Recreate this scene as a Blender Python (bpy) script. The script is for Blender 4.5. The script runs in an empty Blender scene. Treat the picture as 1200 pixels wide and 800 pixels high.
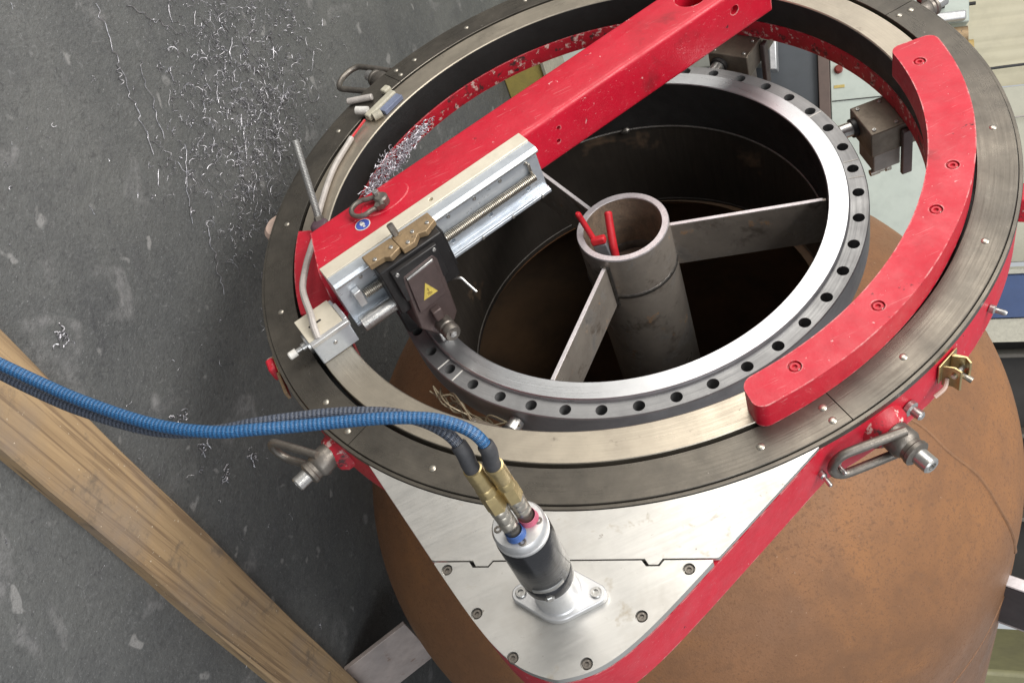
import bpy, math, random
import numpy as np
from mathutils import Matrix, Vector

# ------------------------------------------------------------------ camera, world, lamps
scn = bpy.context.scene
COL = scn.collection
rnd = random.Random(7)
RING_H = 0.85                                   # height of the ring's centre above the floor
TH = math.radians(-29.6)
U = np.array([math.cos(TH), math.sin(TH), 0.0])  # true "up" seen from the machine's own frame (its z is the ring axis)
S = np.cross(U, [0, 0, 1.0])
M3 = np.stack([S, [0, 0, -1.0], U])              # machine frame -> world
MW = Matrix([list(map(float, M3[0])) + [0], list(map(float, M3[1])) + [0], list(map(float, M3[2])) + [RING_H], [0, 0, 0, 1]])

cam_d = bpy.data.cameras.new('camera')
cam = bpy.data.objects.new('camera', cam_d)
COL.objects.link(cam)
cam_d.sensor_width = 36.0
cam_d.lens = 1151.41 / 1200 * 36
cam_d.clip_start = 0.02
cam_d.clip_end = 200
ta, ro = 0.7278, -0.4308
Rc = Matrix.Rotation(ta, 4, 'X') @ Matrix.Rotation(ro, 4, 'Z')
cam.matrix_world = MW @ Matrix.Translation((-0.2495, -1.1977, 1.068)) @ Rc
scn.camera = cam

world = bpy.data.worlds.new('World')
scn.world = world
world.use_nodes = True
wn = world.node_tree
bgn = wn.nodes['Background']
bgn.inputs['Color'].default_value = (0.92, 0.96, 1.0, 1)
bgn.inputs['Strength'].default_value = 0.55

def area(name, loc, target, sx, sy, power, col):
    d = bpy.data.lights.new(name, 'AREA')
    d.shape = 'RECTANGLE'; d.size = sx; d.size_y = sy; d.energy = power; d.color = col
    o = bpy.data.objects.new(name, d); COL.objects.link(o)
    o.location = loc
    o.rotation_euler = (Vector(target) - Vector(loc)).to_track_quat('-Z', 'Y').to_euler()
    return o
area('hall_ceiling_lamp', (0.5, -2.9, 4.3), (0.1, 0.2, 0.6), 3.4, 2.0, 270, (1.0, 0.97, 0.92))
area('front_fill_light', (-2.2, -4.4, 1.45), (0.1, 0.0, 0.7), 4.2, 2.7, 165, (1.0, 0.95, 0.87))  # added area light out of view, brightens front faces and metal reflections
area('hall_side_lamp', (4.2, -1.0, 3.2), (0.2, 0.2, 0.7), 2.2, 2.2, 60, (0.93, 0.97, 1.0))

vs = scn.view_settings
vs.view_transform = 'Standard'
vs.look = 'None'
vs.exposure = 0.0
vs.gamma = 1.0
scn.render.engine = 'CYCLES'
scn.cycles.max_bounces = 7
scn.cycles.use_denoising = True

# ------------------------------------------------------------------ materials
class NT:
    def __init__(s, name):
        m = bpy.data.materials.new(name); m.use_nodes = True
        s.m = m; s.t = m.node_tree; s.b = s.t.nodes['Principled BSDF']
    def n(s, t, **kw):
        x = s.t.nodes.new(t)
        for k, v in kw.items():
            if k.startswith('_'): setattr(x, k[1:], v)
            else: x.inputs[k.replace('__', ' ')].default_value = v
        return x
    def l(s, a, b): s.t.links.new(a, b)
    def math(s, op, a, b=None, c=None):
        x = s.n('ShaderNodeMath', _operation=op)
        for i, v in enumerate((a, b, c)):
            if v is None: continue
            if isinstance(v, (int, float)): x.inputs[i].default_value = v
            else: s.l(v, x.inputs[i])
        return x.outputs[0]
    def ramp(s, fac, lo, hi, a=0.0, b=1.0):
        x = s.n('ShaderNodeMapRange', _clamp=True)
        s.l(fac, x.inputs['Value'])
        x.inputs['From Min'].default_value = lo; x.inputs['From Max'].default_value = hi
        x.inputs['To Min'].default_value = a; x.inputs['To Max'].default_value = b
        return x.outputs[0]
    def mix(s, fac, a, b, mode='MIX'):
        x = s.n('ShaderNodeMix', _data_type='RGBA', _blend_type=mode)
        if isinstance(fac, (int, float)): x.inputs[0].default_value = fac
        else: s.l(fac, x.inputs[0])
        for i, v in ((6, a), (7, b)):
            if isinstance(v, tuple): x.inputs[i].default_value = (*v[:3], 1)
            else: s.l(v, x.inputs[i])
        return x.outputs[2]
    def noise(s, vec, scale, detail=5, rough=.6, dist=0):
        x = s.n('ShaderNodeTexNoise', Scale=scale, Detail=detail, Roughness=rough, Distortion=dist)
        s.l(vec, x.inputs['Vector']); return x.outputs[0]

def coords(nt, scale=(1, 1, 1), rot=0.0, polar=False):
    tc = nt.n('ShaderNodeTexCoord').outputs['Object']
    if polar:
        sp = nt.n('ShaderNodeSeparateXYZ'); nt.l(tc, sp.inputs[0])
        r = nt.math('SQRT', nt.math('ADD', nt.math('MULTIPLY', sp.outputs[0], sp.outputs[0]), nt.math('MULTIPLY', sp.outputs[1], sp.outputs[1])))
        a = nt.math('ARCTAN2', sp.outputs[1], sp.outputs[0])
        cb = nt.n('ShaderNodeCombineXYZ')
        nt.l(r, cb.inputs[0]); nt.l(a, cb.inputs[1]); nt.l(sp.outputs[2], cb.inputs[2])
        tc2 = cb.outputs[0]
    else: tc2 = tc
    mp = nt.n('ShaderNodeMapping')
    mp.inputs['Rotation'].default_value = (0, 0, rot)
    mp.inputs['Scale'].default_value = scale
    nt.l(tc2, mp.inputs['Vector'])
    return tc, mp.outputs[0]

def surf(name, c1, c2=None, rough=(.45, .6), metal=0.0, scale=12, bump=0.0, bscale=150, streak=None, rot=0.0, polar=False,
         spots=(), coat=0.0, spec=0.5, streak_amt=0.35, wear=None, scuff=False):
    """Two-tone mottled surface; streak = anisotropic brushing scale; spots = (colour, scale, lo, hi, metal, rough)."""
    nt = NT(name); b = nt.b
    tc, bv = coords(nt, streak or (1, 1, 1), rot, polar)
    c2 = c2 or tuple(x * .75 for x in c1)
    n1 = nt.noise(tc, scale, 6, .62, .4)
    col = nt.mix(nt.ramp(n1, .32, .68), c1, c2)
    n2 = nt.noise(tc, scale * 4.3, 5, .65)
    col = nt.mix(nt.ramp(n2, .45, .75, 0, .35), col, tuple(x * .7 for x in c2))
    rg = nt.ramp(nt.noise(tc, scale * 2.1, 5), .3, .7, rough[0], rough[1])
    hsrc = nt.noise(tc, bscale, 4, .6)
    if streak:
        st = nt.noise(bv, 1.0, 4, .6)
        col = nt.mix(nt.ramp(st, .35, .7, 0, streak_amt), col, tuple(x * .55 for x in c1))
        rg = nt.math('ADD', rg, nt.ramp(st, .3, .7, -.07, .07))
        hsrc = nt.math('ADD', nt.math('MULTIPLY', hsrc, .3), st)
    mt = None
    for i, (sc, ss, lo, hi, sm, sr) in enumerate(spots):
        mk = nt.ramp(nt.noise(tc, ss, 4, .7, .2), lo, hi)
        col = nt.mix(mk, col, sc)
        x = nt.n('ShaderNodeMix', _data_type='FLOAT'); nt.l(mk, x.inputs[0]); nt.l(rg, x.inputs[2]); x.inputs[3].default_value = sr
        rg = x.outputs[0]
        y = nt.n('ShaderNodeMix', _data_type='FLOAT'); nt.l(mk, y.inputs[0])
        if mt is None: y.inputs[2].default_value = metal
        else: nt.l(mt, y.inputs[2])
        y.inputs[3].default_value = sm
        mt = y.outputs[0]
    if scuff:           # rub marks and fine scratches in the paint
        for ang, sx, sy, lo in ((.3, 18, 420, .69), (1.15, 26, 520, .70), (2.4, 15, 380, .71)):
            mp = nt.n('ShaderNodeMapping'); mp.inputs['Rotation'].default_value = (.2, .3, ang); mp.inputs['Scale'].default_value = (sx, sy, sy)
            nt.l(tc, mp.inputs['Vector'])
            col = nt.mix(nt.ramp(nt.noise(mp.outputs[0], 1.0, 2, .5, .6), lo, lo + .05, 0, .45), col, (.60, .24, .24))
        rg = nt.math('ADD', rg, nt.ramp(nt.noise(tc, 24, 6, .7), .35, .7, -.10, .14))
    if wear:            # paint rubbed off along real edges
        be = nt.n('ShaderNodeBevel', Radius=.004); be.samples = 4
        ge = nt.n('ShaderNodeNewGeometry')
        dt = nt.n('ShaderNodeVectorMath', _operation='DOT_PRODUCT'); nt.l(be.outputs[0], dt.inputs[0]); nt.l(ge.outputs['Normal'], dt.inputs[1])
        ed = nt.ramp(nt.math('SUBTRACT', 1.0, dt.outputs['Value']), .03, .16)
        ed = nt.math('MULTIPLY', ed, nt.ramp(nt.noise(tc, 55, 5, .7), .44, .62, 0, .85))
        col = nt.mix(ed, col, wear)
    nt.l(col, b.inputs['Base Color']); nt.l(rg, b.inputs['Roughness'])
    if mt is None: b.inputs['Metallic'].default_value = metal
    else: nt.l(mt, b.inputs['Metallic'])
    b.inputs['Specular IOR Level'].default_value = spec
    if coat: b.inputs['Coat Weight'].default_value = coat; b.inputs['Coat Roughness'].default_value = .25
    if bump:
        bp = nt.n('ShaderNodeBump', Strength=1.0, Distance=bump)
        nt.l(hsrc, bp.inputs['Height']); nt.l(bp.outputs[0], b.inputs['Normal'])
    return nt.m

def plain(name, c, rough=.5, metal=0.0, var=.25, scale=60):
    return surf(name, c, tuple(x * (1 - var) for x in c), (rough - .05, rough + .08), metal, scale, bump=.0002, bscale=400)

RB = math.radians(15)
MAT = {}
MAT['red'] = surf('red_paint', (.50, .008, .028), (.43, .007, .022), (.34, .48), 0, 9, .00025, 260, spec=.45, wear=(.70, .46, .44),
                  scuff=True,
                  spots=((( .62, .30, .30), 70, .69, .715, 0, .6), ((.66, .50, .48), 190, .70, .725, 0, .6), ((.20, .008, .014), 9, .62, .80, 0, .5), ((.07, .012, .016), 34, .68, .73, 0, .6)))
MAT['red_worn'] = surf('worn_red_paint', (.52, .012, .03), (.36, .01, .022), (.35, .6), 0, 14, .0006, 160,
                       spots=(((.60, .42, .38), 60, .57, .63, 0, .6), ((.07, .03, .03), 38, .57, .65, .2, .55)))
MAT['dark_steel'] = surf('dark_ring_steel', (.165, .147, .123), (.088, .080, .070), (.24, .42), .75, 9, .0002, 90, streak=(420, 5, 8), polar=True,
                         spots=(((.30, .27, .24), 55, .69, .74, .8, .4),))
MAT['turned'] = surf('turned_ring_steel', (.54, .48, .39), (.38, .335, .275), (.30, .46), .85, 7, .0002, 90, streak=(520, 4, 8), polar=True,
                     spots=(((.20, .17, .14), 26, .64, .74, .8, .5),))
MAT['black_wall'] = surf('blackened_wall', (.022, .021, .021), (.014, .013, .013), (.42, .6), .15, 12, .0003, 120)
MAT['alu'] = surf('brushed_plate', (.62, .605, .575), (.53, .52, .50), (.32, .44), .85, 5, .00012, 60, streak=(14, 190, 8), rot=math.radians(26), streak_amt=.14,
                  spots=(((.46, .44, .41), 9, .52, .72, .85, .46), ((.40, .36, .30), 21, .62, .72, .7, .5), ((.30, .27, .24), 80, .68, .72, .5, .6)))
MAT['alu_clean'] = surf('aluminium', (.70, .70, .70), (.60, .60, .61), (.30, .45), .75, 20, .0001, 200)
MAT['alu_blue'] = surf('anodised_rail', (.62, .66, .71), (.53, .57, .62), (.28, .42), .6, 14, .0001, 200, streak=(6, 300, 300), rot=-RB, streak_amt=.15)
MAT['cream'] = surf('cream_anodised', (.74, .68, .56), (.64, .58, .47), (.40, .55), .35, 10, .0001, 200, streak=(5, 240, 240), rot=-RB, streak_amt=.1,
                    spots=(((.42, .33, .22), 60, .70, .74, 0, .7),))
MAT['raised'] = surf('turned_flange_face', (.60, .61, .63), (.53, .54, .56), (.27, .37), .9, 4, .00002, 60, streak=(500, 1.2, 4), polar=True, streak_amt=.08)
MAT['flange'] = surf('flange_steel', (.33, .33, .335), (.24, .24, .245), (.36, .52), .7, 9, .0003, 130, streak=(380, 3, 40), polar=True,
                     spots=(((.34, .34, .35), 48, .68, .73, .8, .4),))
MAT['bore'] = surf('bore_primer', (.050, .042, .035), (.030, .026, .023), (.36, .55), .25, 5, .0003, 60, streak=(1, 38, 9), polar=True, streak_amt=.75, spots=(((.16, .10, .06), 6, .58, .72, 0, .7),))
MAT['rust'] = surf('mill_scale_rust', (.225, .108, .050), (.172, .088, .046), (.42, .58), .05, 5.5, .0006, 240,
                   spots=(((.27, .125, .05), 2.6, .50, .70, 0, .6), ((.135, .085, .058), 7, .64, .82, .2, .5), ((.175, .088, .045), 95, .54, .66, 0, .68), ((.15, .075, .04), 260, .56, .64, 0, .7), ((.07, .048, .04), 26, .735, .76, 0, .7), ((.34, .21, .13), 130, .68, .72, 0, .6)), spec=.3)
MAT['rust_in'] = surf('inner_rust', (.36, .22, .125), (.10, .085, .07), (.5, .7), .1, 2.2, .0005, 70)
MAT['weld'] = surf('weld_bead', (.22, .205, .19), (.11, .105, .10), (.3, .5), .8, 80, .0008, 260)
MAT['weld_rust'] = surf('rusty_weld', (.265, .132, .062), (.20, .102, .052), (.5, .7), .2, 60, .0012, 220)
MAT['pipe'] = surf('pipe_steel', (.46, .41, .36), (.30, .265, .235), (.26, .42), .5, 8, .0004, 120,
                   spots=(((.66, .63, .60), 11, .54, .66, .85, .28), ((.15, .125, .105), 16, .56, .68, .4, .6), ((.30, .18, .10), 30, .62, .70, 0, .65)))
MAT['pipe_rim'] = surf('cut_pipe_rim', (.62, .58, .60), (.50, .47, .48), (.38, .52), .55, 40, .0003, 260)
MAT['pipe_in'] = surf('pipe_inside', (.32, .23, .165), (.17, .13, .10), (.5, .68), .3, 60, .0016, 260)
MAT['head'] = surf('brown_tool_steel', (.112, .080, .075), (.080, .058, .056), (.38, .54), .35, 18, .0002, 200, spots=(((.22, .17, .15), 60, .69, .73, .5, .5),))
MAT['black'] = surf('black_oxide', (.030, .028, .028), (.018, .017, .018), (.36, .52), .4, 20, .0002, 200)
MAT['brass_dirt'] = surf('oily_bronze', (.36, .25, .14), (.24, .17, .10), (.38, .58), .45, 30, .0006, 150, spots=(((.10, .075, .05), 50, .60, .66, .2, .6),))
MAT['brass'] = surf('zinc_yellow', (.56, .44, .22), (.40, .31, .16), (.26, .42), .85, 40, .0002, 200)
MAT['brass_grey'] = surf('nickel_fitting', (.50, .46, .40), (.38, .35, .30), (.26, .40), .88, 50, .0002, 200)
MAT['screw_dark'] = surf('dark_screw', (.10, .10, .105), (.06, .06, .065), (.35, .5), .5, 90)
MAT['steel'] = surf('bright_steel', (.56, .55, .53), (.42, .41, .40), (.24, .40), .9, 40, .0002, 260)
MAT['forged'] = surf('forged_bail', (.23, .205, .18), (.13, .118, .105), (.34, .52), .75, 30, .0004, 180)
MAT['dark_lug'] = surf('dark_lug_steel', (.085, .07, .075), (.06, .05, .052), (.4, .55), .4, 14)
MAT['jack'] = surf('jack_steel', (.20, .165, .13), (.13, .108, .086), (.34, .5), .6, 24, .0003, 160)
MAT['charcoal'] = surf('charcoal_paint', (.055, .055, .060), (.036, .036, .040), (.16, .26), .75, 16, .0002, 160, streak=(30, 30, 400), streak_amt=.2, coat=.2)
MAT['rubber'] = plain('heat_shrink', (.045, .045, .05), .6)
MAT['white'] = plain('white_plastic', (.70, .68, .64), .5)
MAT['yellow'] = plain('yellow_sign', (.62, .48, .10), .5)
MAT['signink'] = plain('sign_ink', (.26, .18, .05), .6)
MAT['sticker'] = plain('blue_sticker', (.06, .10, .42), .4)
MAT['ivory'] = surf('ivory_plastic', (.46, .43, .34), (.33, .31, .25), (.5, .65), 0, 60)
MAT['bluegrey'] = plain('bluegrey_plastic', (.17, .20, .30), .5)
MAT['conduit'] = surf('grey_conduit', (.50, .46, .43), (.38, .35, .33), (.45, .6), .2, 60, .0004, 500)
MAT['pinklug'] = surf('primer_lug', (.55, .40, .33), (.44, .33, .28), (.5, .65), 0, 40, .0003, 160)
MAT['bluedye'] = plain('blue_dye', (.04, .10, .30), .45)
MAT['pinkdye'] = plain('pink_dye', (.46, .10, .16), .5)
MAT['dark_hole'] = plain('dark_hole', (.02, .016, .016), .7)
MAT['handle'] = plain('red_grip', (.55, .02, .03), .38)
MAT['wire'] = plain('copper_wire', (.30, .25, .17), .45, .4)
MAT['swarf'] = surf('steel_swarf', (.58, .57, .60), (.13, .125, .14), (.28, .5), .75, 130)

def wood():
    nt = NT('old_timber'); b = nt.b
    tc, v = coords(nt, (26, 1.6, 14))
    w = nt.noise(v, 1.0, 7, .65, .9)
    big = nt.noise(tc, 4.5, 5, .6)
    col = nt.mix(nt.ramp(w, .3, .7), (.40, .275, .150), (.25, .165, .090))
    _, v2 = coords(nt, (95, 2.2, 60))
    gr = nt.noise(v2, 1.0, 4, .6, .3)
    col = nt.mix(nt.ramp(gr, .50, .62, 0, .75), col, (.15, .095, .055))
    col = nt.mix(nt.ramp(big, .48, .68, 0, .65), col, (.22, .175, .14))
    col = nt.mix(nt.ramp(nt.noise(tc, 16, 5, .7), .58, .72, 0, .75), col, (.13, .10, .075))
    kv = nt.n('ShaderNodeTexVoronoi', Scale=3.2, Randomness=1.0); nt.l(tc, kv.inputs['Vector'])
    kd = nt.math('ADD', kv.outputs['Distance'], nt.math('MULTIPLY', nt.noise(tc, 30, 3), .05))
    col = nt.mix(nt.ramp(kd, .115, .075, 0, .75), col, (.14, .085, .045))
    rings = nt.math('SINE', nt.math('MULTIPLY', kd, 150.0))
    col = nt.mix(nt.math('MULTIPLY', nt.ramp(rings, .2, .9, 0, .55), nt.ramp(kd, .30, .12)), col, (.19, .12, .065))
    _, v3 = coords(nt, (60, .9, 40))
    col = nt.mix(nt.ramp(nt.noise(v3, 1.0, 3, .6, .5), .66, .70, 0, .8), col, (.08, .055, .035))
    col = nt.mix(nt.ramp(nt.noise(tc, 120, 3, .7), .68, .73), col, (.62, .52, .40))
    nt.l(col, b.inputs['Base Color']); b.inputs['Roughness'].default_value = .78
    bp = nt.n('ShaderNodeBump', Strength=.8, Distance=.0018)
    nt.l(nt.math('ADD', w, gr), bp.inputs['Height']); nt.l(bp.outputs[0], b.inputs['Normal'])
    return nt.m
MAT['wood'] = wood()

def floor_mat():
    nt = NT('workshop_floor'); b = nt.b
    tc, _ = coords(nt)
    n1 = nt.noise(tc, 2.2, 7, .62, .3)
    n2 = nt.noise(tc, 11, 6, .68, .5)
    col = nt.mix(nt.ramp(n1, .34, .66), (.078, .081, .082), (.122, .124, .120))
    col = nt.mix(nt.ramp(n2, .5, .75, 0, .5), col, (.058, .059, .063))
    # pale stains with a shape of their own
    vo = nt.n('ShaderNodeTexVoronoi', Scale=5.5, Randomness=1.0)
    dn = nt.n('ShaderNodeVectorMath', _operation='ADD')
    nz = nt.n('ShaderNodeTexNoise', Scale=26.0, Detail=4.0)
    nt.l(tc, nz.inputs['Vector'])
    sc = nt.n('ShaderNodeVectorMath', _operation='SCALE'); sc.inputs['Scale'].default_value = .05
    nt.l(nz.outputs['Color'], sc.inputs[0]); nt.l(tc, dn.inputs[0]); nt.l(sc.outputs[0], dn.inputs[1])
    nt.l(dn.outputs[0], vo.inputs['Vector'])
    cell = nt.n('ShaderNodeSeparateColor'); nt.l(vo.outputs['Color'], cell.inputs[0])
    size = nt.math('MULTIPLY', nt.math('POWER', cell.outputs[0], 2.0), .24)
    st = nt.ramp(nt.math('SUBTRACT', size, vo.outputs['Distance']), .0, .06, 0, .75)
    st = nt.math('MULTIPLY', st, nt.ramp(nt.noise(tc, 40, 4), .3, .6, .3, 1))
    col = nt.mix(st, col, (.25, .245, .245))
    blot = nt.ramp(nt.noise(tc, 7.5, 3, .5, .8), .60, .70, 0, .62)
    col = nt.mix(nt.math('MULTIPLY', blot, nt.ramp(nt.noise(tc, 60, 4), .35, .6, .2, 1)), col, (.23, .225, .225))
    blot2 = nt.ramp(nt.noise(tc, 17, 2, .5, .4), .68, .73, 0, .75)
    col = nt.mix(blot2, col, (.27, .265, .26))
    dk_ = nt.ramp(nt.noise(tc, 5.0, 6, .75, 1.0), .60, .70, 0, .55)
    col = nt.mix(dk_, col, (.045, .046, .05))
    # fine pale scratches and grit
    for k, (ang, sx, sy) in enumerate(((.5, 14, 90), (2.2, 18, 120))):
        mp = nt.n('ShaderNodeMapping'); mp.inputs['Rotation'].default_value = (0, 0, ang); mp.inputs['Scale'].default_value = (sx, sy, 1)
        nt.l(tc, mp.inputs['Vector'])
        s_ = nt.ramp(nt.noise(mp.outputs[0], 1.0, 3, .6, 2.5), .68, .76, 0, .28)
        col = nt.mix(s_, col, (.21, .21, .21))
    tex = nt.noise(tc, 75, 6, .75, 1.5)
    col = nt.mix(nt.ramp(tex, .48, .30, 0, .7), col, (.042, .042, .045))
    col = nt.mix(nt.ramp(tex, .55, .70, 0, .6), col, (.19, .19, .192))
    col = nt.mix(nt.ramp(nt.noise(tc, 190, 3, .7), .64, .72, 0, .8), col, (.32, .32, .33))
    col = nt.mix(nt.ramp(nt.noise(tc, 150, 3, .7), .30, .25, 0, .8), col, (.03, .03, .032))
    nt.l(col, b.inputs['Base Color'])
    nt.l(nt.ramp(n2, .3, .7, .48, .68), b.inputs['Roughness'])
    bp = nt.n('ShaderNodeBump', Strength=.9, Distance=.0022)
    nt.l(nt.math('ADD', nt.noise(tc, 120, 5, .7), nt.math('MULTIPLY', n2, 2.0)), bp.inputs['Height']); nt.l(bp.outputs[0], b.inputs['Normal'])
    return nt.m
MAT['floor'] = floor_mat()

def braid(name, ca, cb, cc):
    nt = NT(name); b = nt.b
    uv = nt.n('ShaderNodeTexCoord').outputs['UV']
    sp = nt.n('ShaderNodeSeparateXYZ'); nt.l(uv, sp.inputs[0])
    ph = 2 * math.pi
    a = nt.math('SINE', nt.math('MULTIPLY', nt.math('ADD', nt.math('MULTIPLY', sp.outputs[0], 12.0), nt.math('MULTIPLY', sp.outputs[1], 4.4)), ph))
    c = nt.math('SINE', nt.math('MULTIPLY', nt.math('SUBTRACT', nt.math('MULTIPLY', sp.outputs[0], 12.0), nt.math('MULTIPLY', sp.outputs[1], 4.4)), ph))
    m = nt.math('MULTIPLY', a, c)
    col = nt.mix(nt.ramp(m, -.35, .35), ca, cb)
    col = nt.mix(nt.ramp(nt.noise(uv, 30, 3), .55, .7, 0, .5), col, cc)
    nt.l(col, b.inputs['Base Color']); b.inputs['Roughness'].default_value = .34
    b.inputs['Specular IOR Level'].default_value = .7
    bp = nt.n('ShaderNodeBump', Strength=.6, Distance=.0005)
    nt.l(m, bp.inputs['Height']); nt.l(bp.outputs[0], b.inputs['Normal'])
    return nt.m
MAT['hose_blue'] = braid('blue_braid', (.005, .040, .115), (.014, .105, .265), (.20, .40, .58))
MAT['hose_dark'] = braid('dark_braid', (.012, .016, .028), (.07, .085, .12), (.30, .32, .38))

# ------------------------------------------------------------------ mesh helpers
I3 = np.eye(3)
def rz(a): c, s = math.cos(a), math.sin(a); return np.array([[c, -s, 0], [s, c, 0], [0, 0, 1.0]])
def ringb(deg): return rz(math.radians(deg))     # columns: radial, tangential, axial
BB = rz(RB)                                      # beam frame
def norm(v): v = np.asarray(v, float); return v / np.linalg.norm(v)
def basis(z, x=None):
    z = norm(z); x = np.array([1.0, 0, 0]) if x is None else np.asarray(x, float)
    if abs(z @ norm(x)) > .95: x = np.array([0, 1.0, 0])
    x = norm(x - z * (x @ z)); return np.stack([x, np.cross(z, x), z], 1)

class MB:
    def __init__(s): s.v = []; s.f = []; s.uv = {}
    def add(s, v, f):
        o = len(s.v); s.v += [tuple(map(float, p)) for p in v]
        s.f += [tuple(o + i for i in q) for q in f]; return s
    def box(s, lo, hi, B=I3, o=(0, 0, 0)):
        o = np.asarray(o, float)
        v = [B @ np.array([(lo, hi)[i][0], (lo, hi)[j][1], (lo, hi)[k][2]]) + o for i in (0, 1) for j in (0, 1) for k in (0, 1)]
        return s.add(v, [(0, 1, 3, 2), (4, 6, 7, 5), (0, 4, 5, 1), (2, 3, 7, 6), (0, 2, 6, 4), (1, 5, 7, 3)])
    def prism(s, poly, z0, z1, B=I3, o=(0, 0, 0)):
        o = np.asarray(o, float); n = len(poly)
        v = [B @ np.array([x, y, z0]) + o for x, y in poly] + [B @ np.array([x, y, z1]) + o for x, y in poly]
        return s.add(v, [tuple(range(n))[::-1], tuple(range(n, 2 * n))] + [(i, (i + 1) % n, n + (i + 1) % n, n + i) for i in range(n)])
    def lathe(s, prof, n=64, a0=0, a1=360, B=I3, o=(0, 0, 0), closed=False):
        """profile of (r, z); closed joins last to first; open profiles with r = 0 ends make caps."""
        o = np.asarray(o, float); full = abs(a1 - a0 - 360) < 1e-6; k = n if full else n + 1; m = len(prof)
        v = []
        for i in range(k):
            a = math.radians(a0 + (a1 - a0) * i / n); c, d = math.cos(a), math.sin(a)
            v += [B @ np.array([r * c, r * d, z]) + o for r, z in prof]
        f = []
        for i in range(n):
            i2 = (i + 1) % k
            for j in range(m if closed else m - 1):
                j2 = (j + 1) % m
                f.append((i * m + j, i2 * m + j, i2 * m + j2, i * m + j2))
        if not full and closed: f += [tuple(range(m)), tuple(range(n * m, n * m + m))[::-1]]
        return s.add(v, f)
    def cyl(s, p0, p1, r0, r1=None, n=20, x=None):
        p0, p1 = np.asarray(p0, float), np.asarray(p1, float); r1 = r0 if r1 is None else r1
        L = np.linalg.norm(p1 - p0)
        return s.lathe([(0, 0), (r0, 0), (r1, L), (0, L)], n, B=basis(p1 - p0, x), o=p0)
    def turned(s, p0, d, prof, n=24, x=None):
        return s.lathe(prof, n, B=basis(d, x), o=p0)
    def tube(s, path, r, n=10, caps=True, uv=False):
        P = np.asarray(path, float); k = len(P)
        T = np.gradient(P, axis=0); T /= np.linalg.norm(T, axis=1)[:, None] + 1e-12
        b = basis(T[0]); x = b[:, 0]
        rr = [r] * k if isinstance(r, (int, float)) else r
        L = 0; v = []; vl = []
        for i in range(k):
            x = norm(x - T[i] * (x @ T[i])); y = np.cross(T[i], x)
            if i: L += np.linalg.norm(P[i] - P[i - 1])
            vl.append(L / (2 * math.pi * rr[i]))
            v += [P[i] + rr[i] * (math.cos(2 * math.pi * j / n) * x + math.sin(2 * math.pi * j / n) * y) for j in range(n)]
        f = []; base = len(s.f)
        for i in range(k - 1):
            for j in range(n):
                j2 = (j + 1) % n
                if uv: s.uv[base + len(f)] = ((j / n, vl[i]), ((j + 1) / n, vl[i]), ((j + 1) / n, vl[i + 1]), (j / n, vl[i + 1]))
                f.append((i * n + j, i * n + j2, (i + 1) * n + j2, (i + 1) * n + j))
        if caps: f += [tuple(range(n))[::-1], tuple(range((k - 1) * n, k * n))]
        return s.add(v, f)
    def mesh(s, name, mat, base=(0, 0, 0), sharp=35):
        me = bpy.data.meshes.new(name)
        bz = np.asarray(base, float)
        me.from_pydata([tuple(np.asarray(p) - bz) for p in s.v], [], s.f)
        me.polygons.foreach_set('use_smooth', [True] * len(me.polygons))
        if s.uv:
            ul = me.uv_layers.new(name='UVMap')
            for p in me.polygons:
                q = s.uv.get(p.index)
                if q:
                    for li, c in zip(p.loop_indices, q): ul.data[li].uv = c
        me.validate(); me.update()
        me.set_sharp_from_angle(angle=math.radians(sharp))
        me.materials.append(MAT[mat] if isinstance(mat, str) else mat)
        import bmesh
        bm = bmesh.new(); bm.from_mesh(me); bmesh.ops.recalc_face_normals(bm, faces=bm.faces); bm.to_mesh(me); bm.free()
        return me

def spline(pts, per=10):
    P = [np.asarray(p, float) for p in pts]; P = [2 * P[0] - P[1]] + P + [2 * P[-1] - P[-2]]; out = []
    for i in range(1, len(P) - 2):
        for k in range(per):
            t = k / per; a, b, c, d = P[i - 1], P[i], P[i + 1], P[i + 2]
            out.append(.5 * (2 * b + (c - a) * t + (2 * a - 5 * b + 4 * c - d) * t * t + (3 * b - a - 3 * c + d) * t ** 3))
    out.append(P[-2]); return out

BASE = {}
def bevel(o, w, seg=2):
    if w:
        m = o.modifiers.new('edge', 'BEVEL'); m.width = w; m.segments = seg; m.limit_method = 'ANGLE'; m.angle_limit = math.radians(40); m.harden_normals = False
def tag(o, label=None, cat=None, group=None, kind=None):
    if label: o['label'] = label
    if cat: o['category'] = cat
    if group: o['group'] = group
    if kind: o['kind'] = kind
    return o
def thing(name, label, cat, base=(0, 0, 0), group=None, frame='machine', kind=None):
    o = bpy.data.objects.new(name, None); COL.objects.link(o)
    o.empty_display_size = .05
    o.matrix_world = (MW if frame == 'machine' else Matrix.Identity(4)) @ Matrix.Translation(tuple(map(float, base)))
    BASE[o] = np.asarray(base, float)
    return tag(o, label, cat, group, kind)
def solo(name, mb, mat, label, cat, base=(0, 0, 0), group=None, frame='machine', kind=None, bev=0, sharp=35):
    o = bpy.data.objects.new(name, mb.mesh(name, mat, base, sharp)); COL.objects.link(o)
    o.matrix_world = (MW if frame == 'machine' else Matrix.Identity(4)) @ Matrix.Translation(tuple(map(float, base)))
    BASE[o] = np.asarray(base, float); bevel(o, bev)
    return tag(o, label, cat, group, kind)
def part(name, mb, mat, parent, bev=0, sharp=35, label=None):
    o = bpy.data.objects.new(name, mb.mesh(name, mat, BASE[parent], sharp)); COL.objects.link(o)
    o.parent = parent; BASE[o] = BASE[parent]; bevel(o, bev)
    if label: o['label'] = label
    return o
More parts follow.
